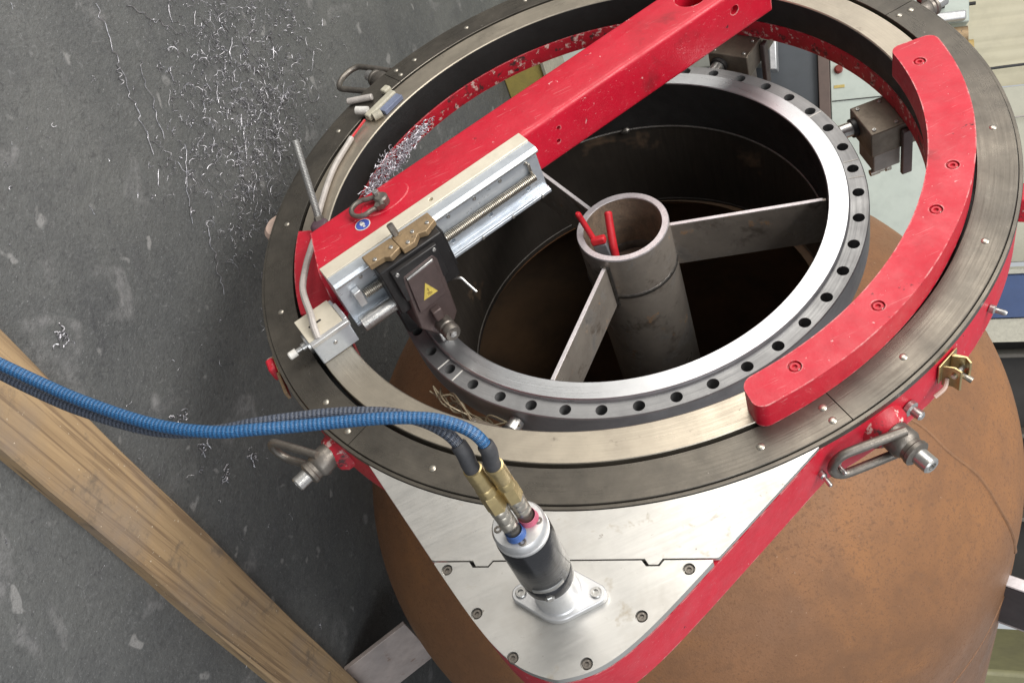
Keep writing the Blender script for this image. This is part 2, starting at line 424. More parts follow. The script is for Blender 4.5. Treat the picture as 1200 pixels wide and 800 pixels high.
def inst(name, me, parent, pos, B=I3):
    o = bpy.data.objects.new(name, me); COL.objects.link(o); o.parent = parent
    p = np.asarray(pos, float) - BASE[parent]
    o.matrix_local = Matrix.Translation(tuple(map(float, p))) @ Matrix([list(map(float, r)) for r in B]).to_4x4()
    BASE[o] = BASE[parent]; return o

def drill(o, holes):
    """cut real round pockets into a part: holes = (point, direction into the part, radius, depth), machine frame"""
    m = MB()
    for p, d, r, dep in holes:
        p = np.asarray(p, float); d = norm(d); m.cyl(p - d * .004, p + d * dep, r, n=24)
    c = bpy.data.objects.new('cutter', m.mesh('cutter', 'black', BASE[o])); COL.objects.link(c)
    c.parent = o.parent
    keep = [(q.name, q.width, q.segments) for q in o.modifiers]; o.modifiers.clear()
    b = o.modifiers.new('holes', 'BOOLEAN'); b.operation = 'DIFFERENCE'; b.object = c; b.solver = 'EXACT'
    bpy.context.view_layer.update()
    dg = bpy.context.evaluated_depsgraph_get()
    me = bpy.data.meshes.new_from_object(o.evaluated_get(dg)); o.modifiers.clear()
    mat = o.data.materials[0]; me.materials.clear(); me.materials.append(mat)
    me.polygons.foreach_set('material_index', [0] * len(me.polygons))
    me.set_sharp_from_angle(angle=math.radians(35)); o.data = me
    bpy.data.objects.remove(c)
    for nme, w, sg in keep: bevel(o, w, sg)

# shared fastener meshes (axis +z, origin on the surface)
def socket_screw(r, mat, name):
    m = MB(); h = r * .45
    m.lathe([(0, -.002), (r, -.002), (r, h * .6), (r * .86, h), (r * .5, h), (r * .42, h * .1), (0, h * .1)], 16)
    return m.mesh(name, mat)
def dome_screw(r, mat, name):
    m = MB(); m.lathe([(r, -.002), (r, r * .1), (r * .8, r * .28), (r * .4, r * .38), (0, r * .4)], 14); return m.mesh(name, mat)
SCREW = socket_screw(.0072, 'steel', 'socket_screw'); SCREW_S = socket_screw(.0034, 'steel', 'small_socket_screw')
DOME = dome_screw(.0052, 'brass_grey', 'dome_screw')
def flush_screw(r, name):
    m = MB(); m.lathe([(0, -.002), (r * .34, -.002), (r * .36, .0001), (r * .62, .0003), (r * .66, -.0022), (r * .80, -.0022), (r * .84, .0002), (r, .0002), (r * 1.02, -.001)], 22)
    return m.mesh(name, 'screw_dark')
FLUSH = flush_screw(.0066, 'flush_screw')
def counterbore(r, mat, name):
    m = MB(); m.lathe([(0, -.004), (r * .55, -.004), (r * .62, -.001), (r * .9, -.0005), (r, .0012), (r * 1.08, .0008), (r * 1.1, -.003)], 20); return m.mesh(name, mat)

# ------------------------------------------------------------------ floor
fm = MB(); fm.add([(-14, -12, 0), (14, -12, 0), (14, 14, 0), (-14, 14, 0)], [(0, 1, 2, 3)])
o = solo('floor', fm, 'floor', 'dark grey scuffed workshop floor with pale stains', 'floor', frame='world', kind='structure')

# ------------------------------------------------------------------ vessel with nozzle flange
vb = -.015 * U
VR, VA, VZ = .707, .558, -.863
def head_z(r, R=VR, a=VA): return VZ + a * math.sqrt(max(0, 1 - (r / R) ** 2))
ves = thing('pressure_vessel', 'rusty brown steel vessel with dished end lying under the red ring machine', 'vessel', (float(vb[0]), float(vb[1]), VZ))
m = MB()
pr = []
for i in range(29):
    r = .36 + (VR - .36) * math.sin(i / 28 * math.pi / 2); pr.append((r, head_z(r)))
m.lathe(pr + [(VR, VZ - .12)], 144, o=vb)
part('dished_head', m, 'rust', ves, sharp=60)
m = MB(); m.lathe([(VR, VZ - .122), (VR, -2.75), (0, -2.9)], 144, o=vb)
part('shell', m, 'rust', ves)
m = MB(); m.lathe([(VR - .004, VZ - .113), (VR + .0012, VZ - .116), (VR + .0018, VZ - .121), (VR + .0012, VZ - .126), (VR - .004, VZ - .129)], 144, o=vb)
part('circumferential_weld', m, 'rust', ves)
m = MB(); path = []
for i in range(40):
    r = .40 + (VR - .401) * i / 39; z = head_z(r)
    a = math.radians(-48.9) + .006 * math.sin(i * .5)
    path.append((r * math.cos(a) + vb[0], r * math.sin(a) + vb[1], z - .0030))
m.tube(path, .0045, 8)
part('meridian_weld', m, 'weld_rust', ves)
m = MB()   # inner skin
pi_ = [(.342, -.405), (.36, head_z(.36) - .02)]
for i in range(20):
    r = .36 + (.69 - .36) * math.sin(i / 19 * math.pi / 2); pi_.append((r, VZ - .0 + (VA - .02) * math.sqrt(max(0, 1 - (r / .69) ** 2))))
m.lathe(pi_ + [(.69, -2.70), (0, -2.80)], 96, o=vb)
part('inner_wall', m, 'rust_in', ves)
m = MB(); m.box((.69, -.012, -1.11), (.86, .012, -.935), ringb(-50), vb)
lug_ = part('lifting_lug', m, 'dark_lug', ves, bev=.004, label='dark steel lug with bright cut edges on the vessel')
for z in (-.934, -1.115):
    m = MB(); m.box((.69, -.013, z), (.86, .013, z + .004), ringb(-50), vb); part('cut_edge', m, 'pipe_rim', lug_, bev=.002)
# nozzle neck, bore and flange
m = MB(); m.lathe([(.350, -.165), (.372, -.165), (.372, -.375), (.388, -.400), (.350, -.42)], 128, closed=True)
part('nozzle_neck', m, 'rust', ves)
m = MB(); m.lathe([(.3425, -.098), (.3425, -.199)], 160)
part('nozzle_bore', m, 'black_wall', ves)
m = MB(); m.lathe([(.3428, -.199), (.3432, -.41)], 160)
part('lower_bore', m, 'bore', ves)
for z, r in ((-.200, .0026), (-.398, .0020)):
    m = MB(); m.lathe([(.3435 - r * 1.2 * math.sin(t), z + r * math.cos(t)) for t in np.linspace(0, math.pi, 7)], 160)
    part('weld_bead', m, 'weld' if z > -.3 else 'bore', ves)
m = MB()
m.tube([(.338 * math.cos(a), .338 * math.sin(a), -.198 + .003 * math.sin(a * 40)) for a in np.linspace(math.radians(66), math.radians(69), 6)], [.002, .006, .007, .006, .005, .002], 8)
part('weld_spatter', m, 'weld', ves)
FZ0, FZ1 = -.105, -.160
def holed_annulus(m, r0, r1, rc, rh, N, ph, zt, zb):
    w = math.pi * rc / N
    a_c = [math.atan2(sy * w, dr) for dr, sy in ((r1 - rc, 1), (r0 - rc, 1), (r0 - rc, -1), (r1 - rc, -1))]
    psi = sorted(set([round(a, 6) for a in list(np.linspace(-math.pi, math.pi, 20, endpoint=False)) + a_c]))
    for i in range(N):
        th = ph + 2 * math.pi * i / N; v = []; k = len(psi)
        for p in psi:
            c, s_ = math.cos(p), math.sin(p)
            ts = []
            if c > 1e-9: ts.append((r1 - rc) / c)
            if c < -1e-9: ts.append((r0 - rc) / c)
            if abs(s_) > 1e-9: ts.append(w / abs(s_))
            t = min(ts); r = rc + t * c; a = th + t * s_ / rc
            v.append((r * math.cos(a), r * math.sin(a), zt))
        for z in (zt, zb):
            for p in psi:
                x, y = rc + rh * math.cos(p), rh * math.sin(p)
                v.append((x * math.cos(th) - y * math.sin(th), x * math.sin(th) + y * math.cos(th), z))
        f = []
        for j in range(k):
            j2 = (j + 1) % k
            f += [(j, j2, k + j2, k + j), (k + j, k + j2, 2 * k + j2, 2 * k + j)]
        f.append(tuple(range(2 * k, 3 * k)))
        m.add(v, f)
m = MB()
holed_annulus(m, .3755, .4025, .3885, .0092, 44, math.radians(-165.4), FZ0, FZ0 - .042)
fo = part('flange_ring', m, 'flange', ves, sharp=40)
m = MB(); m.lathe([(.4025, FZ0), (.4042, FZ0 - .0018), (.4042, FZ1), (.372, FZ1 - .004)], 176)
part('flange_edge', m, 'flange', ves)
m = MB(); m.lathe([(.3425, -.0985), (.3440, -.0968), (.3730, -.0968), (.3745, -.0985), (.3755, FZ0)], 200)
part('raised_face', m, 'raised', ves)
CHALK = plain('chalk', (.72, .70, .66), .8)
for a in (-21.2, -15.4, -159.6, -154.2, 4.6):
    m = MB(); m.box((.3775, -.0012, FZ0 - .001), (.4015, .0012, FZ0 + .0004), ringb(a)); part('chalk_mark', m, CHALK, ves)
# saddle foot under the vessel
sm = MB(); nrm = norm((1, 0, 1)); d = norm((1, 0, -1))
B = np.stack([d, np.array([0, 1.0, 0]), np.cross(d, [0, 1.0, 0])], 1)
sm.box((0, 1.14, -.012), (.185, 1.36, 0), B, (.345, 0, .135))
sad = solo('saddle_plate', sm, surf('saddle_steel', (.42, .35, .32), (.30, .26, .245), (.4, .58), .3, 9, .0004, 90, spots=(((.20, .12, .09), 16, .60, .70, 0, .7),)),
           'pinkish grey sloping steel foot plate under the vessel beside the timber', 'support', (.40, 1.25, .07), frame='world', bev=.002)
sm = MB(); sm.box((-.45, 1.14, .0), (.12, 1.36, .118))
solo('saddle_block', sm, MAT['rust_in'], 'dark steel block carrying the vessel behind the sloping foot plate', 'support', (0, 1.25, 0), frame='world', bev=.003)

# ------------------------------------------------------------------ timber on the floor
tm = MB()
Bt = rz(-math.atan2(.0355, 1.0))
xs = np.linspace(-1.0, 1.55, 26); tw, th_ = .137, .03
ring = []
vv = []; ff = []
for i, yv in enumerate(xs):
    e = [.0018 * math.sin(yv * 9 + k) + rnd.uniform(-.0008, .0008) for k in range(6)]
    sec = [(0 + e[0], .0), (0 + e[1], th_ - .003), (.003 + e[1], th_), (tw - .004 + e[2], th_), (tw + e[2], th_ - .004), (tw + e[3], 0)]
    vv += [Bt @ np.array([x, yv, z]) + np.array([.449, 0, 0]) for x, z in sec]
for i in range(len(xs) - 1):
    for j in range(6): ff.append((i * 6 + j, i * 6 + (j + 1) % 6, (i + 1) * 6 + (j + 1) % 6, (i + 1) * 6 + j))
ff += [tuple(range(6)), tuple(range(len(vv) - 6, len(vv)))]
tm.add(vv, ff)
solo('timber_plank', tm, 'wood', 'long weathered wooden plank lying on the dark floor below the hoses', 'plank', (.53, .3, 0), frame='world')

# ------------------------------------------------------------------ ring housing of the facing machine
AX = math.radians(-116.2)
BU = rz(AX)                                       # u along the snout, v across
PHI = math.radians(50.0)
def rho(t, off=0.0):
    """outline radius at angle t from the snout axis"""
    R0 = .605 + off
    t = (t + math.pi) % (2 * math.pi) - math.pi
    c, s_ = math.cos(t), abs(math.sin(t))
    d1 = math.cos(PHI) * c + math.sin(PHI) * s_
    if abs(t) > PHI: return R0
    t1 = (.570 + off) / d1; t2 = (.826 + off) / c
    q = (t1 ** -26 + t2 ** -26) ** (-1 / 26)
    return max(R0, q)
NH = 720
hous = thing('ring_housing', 'large red ring housing with dark steel face ring and silver gear snout', 'machine', (0, 0, 0))
m = MB()
prof = lambda t: [(rho(t, .0005), -.013), (.552, -.013), (.552, -.058), (.4912, -.058), (.4912, -.094), (rho(t, .0005), -.094)]
v = []; f = []
for i in range(NH):
    t = 2 * math.pi * i / NH
    for r, z in prof(t): v.append(BU @ np.array([r * math.cos(t), r * math.sin(t), z]))
for i in range(NH):
    i2 = (i + 1) % NH
    for j in range(6): f.append((i * 6 + j, i2 * 6 + j, i2 * 6 + (j + 1) % 6, i * 6 + (j + 1) % 6))
m.add(v, f)
part('red_body', m, 'red', hous, sharp=30)
m = MB(); m.lathe([(.4911, -.0585), (.4904, -.0592), (.4904, -.092), (.4911, -.0935)], 160)
part('inner_lip', m, 'red_worn', hous)
# four dark face segments
seams = [-81.5, 7.0, 115.5, 209.4]
for k in range(4):
    a0 = seams[k] + .07; a1 = (seams[(k + 1) % 4] + (360 if k == 3 else 0)) - .07
    m = MB(); m.lathe([(.5475, -.0125), (.5475, -.0008), (.5482, 0), (.5995, 0), (.6003, -.0008), (.6003, -.0125)], int((a1 - a0) / 1.5), a0, a1, closed=True)
    part('face_segment', m, 'dark_steel', hous)
m = MB(); m.lathe([(.6008, -.0125), (.6008, -.0036), (.6016, -.003), (.6058, -.003), (.6064, -.0036), (.6064, -.0125)], 240)
part('edge_band', m, MAT['dark_steel'], hous)
m = MB(); m.lathe([(.541, -.022), (.549, -.022), (.549, -.0124)], 200)
part('track_groove', m, 'black', hous)
# silver cover plates on the snout
nt_ = [(-.124, -.119, -.103, -.098), (.093, .098, .109, .114)]
def step(vv_, base):
    for a, b_, c_, d_ in nt_:
        if a <= vv_ <= d_:
            if vv_ < b_: return base + .0075 * (vv_ - a) / (b_ - a)
            if vv_ > c_: return base + .0075 * (d_ - vv_) / (d_ - c_)
            return base + .0075
    return base
def step2(vv_, base):
    global nt_
    keep = nt_; nt_ = [(a - .003, b_ - .0025, c_ + .0025, d_ + .003) for a, b_, c_, d_ in keep]
    r = step(vv_, base); nt_ = keep
    return r
def edge_u(vv_, off=0.0):
    t1 = (.570 + off - abs(vv_) * math.sin(PHI)) / math.cos(PHI); t2 = .826 + off
    if t1 <= 0: return 0
    return (t1 ** -26 + t2 ** -26) ** (-1 / 26)
vsamp = sorted(set(list(np.linspace(-.3, .3, 121)) + [x for q in nt_ for x in q]))
def strip_plate(lo, hi, z0, z1, vlist):
    m = MB(); v = []; f = []
    pts = [(x, lo(x), hi(x)) for x in vlist if hi(x) - lo(x) > 1e-4]
    for x, a, b_ in pts:
        for uu, zz in ((a, z0), (a, z1), (b_, z1), (b_, z0)): v.append(BU @ np.array([uu, x, zz]))
    n = len(pts)
    for i in range(n - 1):
        for j in range(4): f.append((i * 4 + j, i * 4 + (j + 1) % 4, i * 4 + 4 + (j + 1) % 4, i * 4 + 4 + j))
    f += [(0, 1, 2, 3), ((n - 1) * 4 + 3, (n - 1) * 4 + 2, (n - 1) * 4 + 1, (n - 1) * 4)]
    return m.add(v, f)
m = strip_plate(lambda x: math.sqrt(max(0, .6075 ** 2 - x * x)), lambda x: min(step(x, .6735), edge_u(x)), -.0110, -.0035, vsamp)
part('upper_cover_plate', m, 'alu', hous, bev=.0006)
vs2 = [x for x in np.linspace(-.176, .176, 141)] + [x for a, b_, c_, d_ in nt_ for x in (a - .003, b_ - .0025, c_ + .0025, d_ + .003)]
m = strip_plate(lambda x: step2(x, .6772), lambda x: edge_u(x), -.0110, .0005, sorted(set(vs2)))
gcp = part('gear_cover_plate', m, 'alu', hous, bev=.0009)
m = MB(); m.box((.664, -.161, -.0128), (.690, .153, -.0118), BU); part('seam_shade_strip', m, 'black', hous)  # black strip standing in for the shade in the plate gap
CS = ((.6875, -.155), (.744, -.107), (.797, -.055), (.802, .033), (.746, .093), (.6885, .146))
drill(gcp, [(BU @ np.array([uu, vv_, .0005]), (0, 0, -1), .0074, .0062) for uu, vv_ in CS])
CSM = socket_screw(.0060, 'forged', 'cover_screw')
for uu, vv_ in CS: inst('cover_screw', CSM, hous, BU @ np.array([uu, vv_, -.0034]))
for a, r in ((156.3, .575), (177.6, .574), (-159.5, .575), (-136.7, .576), (-92.5, .576), (-70.9, .576), (-49.1, .576), (-26.8, .574), (131.8, .576), (109.5, .577), (97, .576), (84, .576),
             (-83.2, .566), (-83.4, .588), (5.4, .562), (5.2, .583), (114.0, .565), (113.6, .586), (-152.2, .563), (-152.4, .585)):
    b_ = ringb(a); inst('face_screw', DOME, hous, b_ @ np.array([r, 0, 0]))
# welded-on red lugs for the hoist rings, small side knobs
for a in (-155.0, -77.5, 115.0, 8.5):
    B = ringb(a); m = MB()
    m.lathe([(0, -.01), (.034, -.01), (.030, .012), (.022, .020), (0, .020)], 20, B=basis(B[:, 0], (0, 0, 1)), o=B @ np.array([.604, 0, -.050]))
    part('hoist_lug', m, 'red_worn', hous)
for a, z, r in ((-55.7, -.05, .006), (-73.5, -.052, .011), (-84.6, -.06, .005), (-86.8, -.06, .005)):
    B = ringb(a); m = MB(); d_ = B[:, 0]
    p = B @ np.array([rho(math.radians(a) - AX, .004) - .002, 0, z])
    m.turned(p, d_, [(0, 0), (r, 0), (r, .006), (r * .6, .008), (r * .6, .020), (r * .4, .022), (0, .022)], 12)
    part('side_knob', m, 'steel', hous)
B = ringb(-38.5); m = MB(); m.box((.604, -.018, -.055), (.628, .018, -.012), B); part('side_lug', m, 'red_worn', hous, bev=.003)
B = ringb(154.0); m = MB()
m.lathe([(0, -.008), (.030, -.008), (.034, -.004), (.034, .006), (.028, .012), (0, .013)], 28, B=B, o=B @ np.array([.604, 0, -.03]))
part('side_lug', m, 'pinklug', hous, label='pale primer coloured lug on the ring edge')

# ------------------------------------------------------------------ rotating ring
rr_ = thing('rotating_ring', 'bronze brown turned steel ring turning inside the red housing', 'ring', (0, 0, 0))
m = MB(); m.lathe([(.5405, -.020), (.5405, -.0012), (.5395, 0), (.4925, 0), (.4908, -.0014), (.4908, -.056), (.53, -.056)], 220)
part('ring_face', m, 'turned', rr_)
m = MB(); m.lathe([(.4907, -.0020), (.4902, -.0022), (.4902, -.0555), (.4907, -.0565)], 220)
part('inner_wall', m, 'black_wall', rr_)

# ------------------------------------------------------------------ red cross beam
beam = thing('cross_beam', 'long red painted box beam bolted across the rotating ring', 'beam', tuple(BB @ np.array([0, .138, 0])))
def roundbox_prof(t0, t1, z0, z1, r, n=4):
    out = []
    for cx, cz, a0 in ((t1 - r, z1 - r, 0), (t0 + r, z1 - r, 90), (t0 + r, z0 + r, 180), (t1 - r, z0 + r, 270)):
        out += [(cx + r * math.cos(math.radians(a0 + 90 * k / n)), cz + r * math.sin(math.radians(a0 + 90 * k / n))) for k in range(n + 1)]
    return out
prof2 = roundbox_prof(.0875, .1885, .002, .0905, .009, 6)
m = MB(); v = []; n_ = len(prof2)
ends = []
for s0, sl in ((-.452, -.32), (.445, 0.0)):
    for t, z in prof2: v.append(BB @ np.array([s0 + sl * (t - .138) * -1 - (.0 if s0 > 0 else (.09 - z) * .10), t, z]))
f = [(i, (i + 1) % n_, n_ + (i + 1) % n_, n_ + i) for i in range(n_)] + [tuple(range(n_)), tuple(range(n_, 2 * n_))[::-1]]
m.add(v, f)
beam_tube = part('beam_tube', m, 'red', beam, sharp=50)
m = MB()   # foot plate on the ring, near end
pl_ = [(.5400 * math.cos(a), .5400 * math.sin(a)) for a in np.linspace(math.radians(160), math.radians(181.5), 14)]
pl_ += [tuple((BB @ np.array([s0, t, 0]))[:2]) for s0, t in ((-.470, .070), (-.40, .10), (-.38, .25))]
m.prism(pl_, .0005, .012)
part('foot_plate', m, 'red', beam, bev=.0015)
m = MB()
pl_ = [(.5400 * math.cos(a), .5400 * math.sin(a)) for a in np.linspace(math.radians(28), math.radians(40), 8)]
pl_ += [tuple((BB @ np.array([s0, t, 0]))[:2]) for s0, t in ((.40, .185), (.40, .12))]
m.prism(pl_, .0005, .012)
part('foot_plate', m, 'red', beam, bev=.0015)
m = MB()   # raised boss round the lifting shackle
el = []
for k in range(40):
    a = 2 * math.pi * k / 40; el.append((-.312 + .044 * math.cos(a), .146 + .026 * math.sin(a)))
m.prism(el, .0895, .0925, BB)
part('boss', m, 'red', beam, bev=.0012)
FB = np.stack([BB[:, 0], np.array([0, 0, 1.0]), -BB[:, 1]], 1)
drill(beam_tube, [(BB @ np.array([s0, .0875, z]), BB[:, 1], r, .012) for s0, z, r in ((-.013, .060, .004), (-.020, .037, .004), (.365, .055, .0085), (.425, .058, .005))]
      + [(BB @ np.array([.316, .138, .0905]), (0, 0, -1), .027, .084)])
inst('foot_screw', SCREW_S, beam, BB @ np.array([-.492, .098, .012]))
inst('foot_screw', DOME, beam, BB @ np.array([-.478, .101, .012]))
# sticker on the beam
p = BB @ np.array([-.366, .126, .0908])
st = thing('round_sticker', 'round blue safety sticker with white figure on the red beam', 'sticker', tuple(p))
m = MB(); m.lathe([(0, 0), (.0128, 0), (.0128, .0006), (0, .0006)], 28, o=p); part('rim', m, 'white', st)
m = MB(); m.lathe([(0, .0003), (.0113, .0003), (.0113, .0010), (0, .0010)], 28, o=p); part('disc', m, 'sticker', st)
m = MB()
for dx, dy, w, h in ((0, .0052, .0018, .0018), (0, .0005, .0016, .004), (-.0026, .001, .0010, .0032), (.0026, .001, .0010, .0032), (-.001, -.005, .0008, .003), (.001, -.005, .0008, .003)):
    m.box((dx - w, dy - h, .0009), (dx + w, dy + h, .0014), BB, p)
part('figure', m, 'white', st)

# lifting shackle lying on the beam
p = BB @ np.array([-.338, .146, .0935])
sh = thing('bow_shackle', 'small dark steel bow shackle lying on the red beam', 'shackle', tuple(p))
ang = BB @ rz(math.radians(-14))
m = MB(); path = [(.012, -.013, .006)] + [(-.012 + .019 * math.cos(a), .019 * math.sin(a) * .95, .007) for a in np.linspace(math.radians(-60), math.radians(-300), 18)] + [(.012, .013, .006)]
m.tube([ang @ np.array(q) + p for q in spline(path, 3)], .0042, 10); part('bow', m, 'forged', sh)
m = MB(); m.cyl(p + ang @ np.array([.018, -.020, .008]), p + ang @ np.array([.018, .020, .008]), .0052, n=14)
m.lathe([(0, 0), (.0115, 0), (.0115, .012), (.009, .015), (0, .015)], 18, B=ang, o=p + ang @ np.array([.021, -.001, 0]))
part('swivel_eye', m, 'forged', sh)
m = MB(); m.lathe([(0, 0), (.0055, 0), (.0055, .007), (.0045, .008), (0, .008)], 6, B=ang, o=p + ang @ np.array([.017, .008, .013])); part('bolt_head', m, 'steel', sh)
m = MB(); m.lathe([(0, 0), (.0065, 0), (.0065, .008), (0, .008)], 6, B=ang, o=p + ang @ np.array([.013, -.014, .004])); part('nut', m, 'forged', sh)

# ------------------------------------------------------------------ linear slide on the beam's flank
SL0, SL1 = -.464, -.082
sb = BB @ np.array([-.27, .06, 0])
sl = thing('linear_slide', 'silver aluminium screw slide fixed along the flank of the red beam', 'slide', tuple(sb))
def ext(poly, s0, s1):   # extrude a (t, z) profile along the beam
    m = MB(); n = len(poly)
    v = [BB @ np.array([s0, t, z]) for t, z in poly] + [BB @ np.array([s1, t, z]) for t, z in poly]
    return m.add(v, [(i, (i + 1) % n, n + (i + 1) % n, n + i) for i in range(n)] + [tuple(range(n))[::-1], tuple(range(n, 2 * n))])
m = ext([(.0868, .0890), (.0868, .0995), (.0600, .0995), (.0600, .0890)], SL0, SL1); strip = part('top_strip', m, 'cream', sl, bev=.0008)
m = ext([(.0868, .0), (.0868, .0888), (.0598, .0888), (.0598, .0972), (.0400, .0972), (.0350, .0920), (.0350, .0890), (.0385, .0880), (.0385, .0865), (.0470, .0865), (.0470, .0115),
         (.0390, .0115), (.0390, .0095), (.0350, .0080), (.0350, .0030), (.0390, .0)], SL0, SL1)
rail = part('rail_profile', m, 'alu_blue', sl, bev=.0006)
drill(rail, [(BB @ np.array([s0, .047, .026]), BB[:, 1], .0042, .008) for s0 in (-.115, -.19, -.265)])
m = ext([(.0349, .0898), (.0349, .0915), (.0337, .0915), (.0337, .0898)], SL0 + .002, SL1 - .002); part('guide_rod', m, 'steel', sl)
m = MB(); prf = [(0, 0)]
ns = 110; L = .330
for k in range(ns):
    x = L * k / ns; prf += [(.0058, x), (.0078, x + L / ns * .25), (.0078, x + L / ns * .6), (.0058, x + L / ns * .85)]
prf += [(0, L)]
m.turned(BB @ np.array([-.430, .0380, .048]), BB[:, 0], prf, 16); part('ball_screw', m, 'brass_grey', sl, sharp=25)
m = MB(); m.box((-.445, .034, .032), (-.432, .0468, .064), BB); part('bearing_block', m, 'alu_clean', sl, bev=.0015)
m = MB(); m.box((-.1045, .040, .040), (-.1005, .0468, .074), BB); part('bearing_block', m, 'brass_grey', sl, bev=.001)
FBs = FB
for s0 in (-.105, -.155, -.205, -.255, -.42): inst('rail_screw', SCREW_S, sl, BB @ np.array([s0, .0470, .074]), FBs)
for s0 in (-.10, -.16, -.22): inst('rail_screw', SCREW_S, sl, BB @ np.array([s0, .0349, .0056]), FBs)
drill(strip, [(BB @ np.array([-.262, .074, .0995]), (0, 0, -1), .0036, .006)])
m = MB(); m.cyl(BB @ np.array([-.458, .026, .010]), BB @ np.array([-.392, .026, .010]), .013, n=28); part('drive_cylinder', m, 'steel', sl)

# ------------------------------------------------------------------ tool carriage and head
cb_ = BB @ np.array([-.345, .0, .05])
ca = thing('tool_carriage', 'black saddle block with oily bronze top sliding on the silver rail', 'carriage', tuple(cb_))
m = MB(); m.box((-.400, -.002, .004), (-.288, .0338, .100), BB); part('saddle', m, 'black', ca, bev=.002)
m = MB(); m.box((-.386, -.012, .030), (-.305, -.0025, .094), BB); part('front_plate', m, 'black', ca, bev=.0015)
for poly in ([(-.405, .014), (-.405, .040), (-.352, .040), (-.352, .010), (-.372, .004), (-.380, .012)], [(-.3515, .002), (-.3515, .040), (-.284, .040), (-.284, .016), (-.306, .006), (-.318, .012), (-.330, .001)]):
    m = MB(); m.prism(poly, .1003, .1110, BB); part('top_clamp', m, 'brass_dirt', ca, bev=.0012)
m = MB(); m.lathe([(0, 0), (.0055, 0), (.0055, .020), (0, .020)], 6, B=basis((-.1, .3, 1)), o=BB @ np.array([-.343, .038, .110])); part('hex_pin', m, 'forged', ca)
for s0, t in ((-.392, .018), (-.362, .020), (-.338, .008), (-.322, .022), (-.296, .020)): inst('clamp_screw', SCREW_S, ca, BB @ np.array([s0, t, .111]))
for s0, z in ((-.379, .088), (-.312, .088)): inst('clamp_screw', SCREW_S, ca, BB @ np.array([s0, -.0122, z]), FBs)
m = MB(); m.box((-.287, .004, .02), (-.2835, .030, .095), BB); part('wiper', m, 'black', ca, bev=.0005)
m = MB(); m.tube([BB @ np.array(q) for q in spline([(-.303, .012, -.005), (-.294, .003, -.004), (-.290, -.001, -.006), (-.287, -.010, -.016), (-.283, -.022, -.028)], 5)], .0022, 8)
part('lever_key', m, 'steel', ca)

hp = BB @ np.array([-.35, -.02, -.06])
hd = thing('cutting_tool', 'brown cutting tool with yellow warning triangle reaching down to the flange face', 'cutting tool', tuple(hp))
TB = np.stack([BB[:, 0], np.array([0, 0, 1.0]), -BB[:, 1]], 1)          # s, z, toward the viewer
m = MB(); m.prism([(-.374, .079), (-.317, .083), (-.312, .070), (-.322, -.048), (-.332, -.062), (-.366, -.070), (-.388, -.034), (-.378, .06)], -.034, .0125, TB)
part('head_body', m, 'head', hd, bev=.003)
m = MB(); m.prism([(-.370, .070), (-.3215, .074), (-.3245, .004), (-.3765, -.001)], .0125, .0165, TB); part('cover_plate', m, 'head', hd, bev=.001)
m = MB(); m.prism([(-.3705, .0705), (-.3213, .0745), (-.3213, .0785), (-.3705, .0745)], .010, .0172, TB); part('plate_edge', m, 'steel', hd, bev=.0008)
m = MB(); tri = [(-.3625, .018), (-.3365, .018), (-.3485, .047)]
m.prism(tri, .0165, .0172, TB); sg = part('warning_sign', m, 'yellow', hd)
m = MB()
for dx, dz, w, h in ((0, .032, .0009, .0035), (-.0018, .0265, .0030, .0007), (.0006, .0250, .0036, .0007), (0, .0225, .0042, .0006)):
    m.box((-.3490 + dx - w, dz - h, .0171), (-.3490 + dx + w, dz + h, .0175), TB)
part('sign_mark', m, 'signink', sg)
m = MB(); m.box((-.362, -.030, .0125), (-.346, -.008, .026), TB); part('square_nut', m, 'head', hd, bev=.002)
kn = np.array([-.352, -.050, .0125])
m = MB(); m.lathe([(0, 0), (.0145, 0), (.0145, .016), (.0130, .018), (.0130, .022), (.0145, .024), (.0145, .031), (.0125, .034), (0, .034)], 28, B=TB, o=TB @ kn); k_ = part('clamp_knob', m, 'forged', hd)
m = MB(); m.lathe([(0, 0), (.006, 0), (.006, .0015), (.003, .002), (0, .002)], 6, B=TB, o=TB @ (kn + np.array([0, 0, .034]))); part('hex_insert', m, 'steel', k_)
m = MB(); m.box((-.366, -.0955, -.010), (-.350, -.060, .006), TB); part('tool_bit', m, 'steel', hd, bev=.002)
m = MB(); m.box((-.400, -.075, -.050), (-.340, -.010, -.034), TB); part('rear_guard', m, 'black', hd, bev=.003)

# ------------------------------------------------------------------ feed box at the slide's end
fb = thing('feed_box', 'small silver aluminium gear box at the end of the slide', 'gear box', tuple(BB @ np.array([-.508, .045, .0])))
m = MB(); m.box((-.541, .012, .0005), (-.4755, .0775, .0450), BB); part('case', m, 'alu_blue', fb, bev=.0015)
m = MB(); m.box((-.5415, .0185, .0452), (-.4805, .0778, .0480), BB); part('lid', m, 'cream', fb, bev=.0008)
m = MB(); m.box((-.5415, .0095, .0410), (-.4745, .0182, .0492), BB); part('lid_edge', m, 'alu_clean', fb, bev=.001)
m = MB(); m.box((-.4803, .0185, .0300), (-.4730, .0600, .0492), BB); part('lid_edge', m, 'alu_clean', fb, bev=.001)
m = MB(); m.box((-.528, .046, .0481), (-.506, .0495, .0488), BB @ rz(0)); part('slot', m, 'dark_hole', fb)
m = MB(); m.turned(BB @ np.array([-.5415, .050, .020]), -BB[:, 0], [(0, 0), (.017, 0), (.017, .004), (.007, .005), (.007, .012), (.0045, .013), (.0045, .022), (0, .022)], 22); part('feed_knob', m, 'steel', fb)
m = MB(); m.turned(BB @ np.array([-.564, .050, .020]), -BB[:, 0], [(0, 0), (.0065, 0), (.0065, .012), (.005, .014), (0, .014)], 14); part('knob_tip', m, 'white', fb)
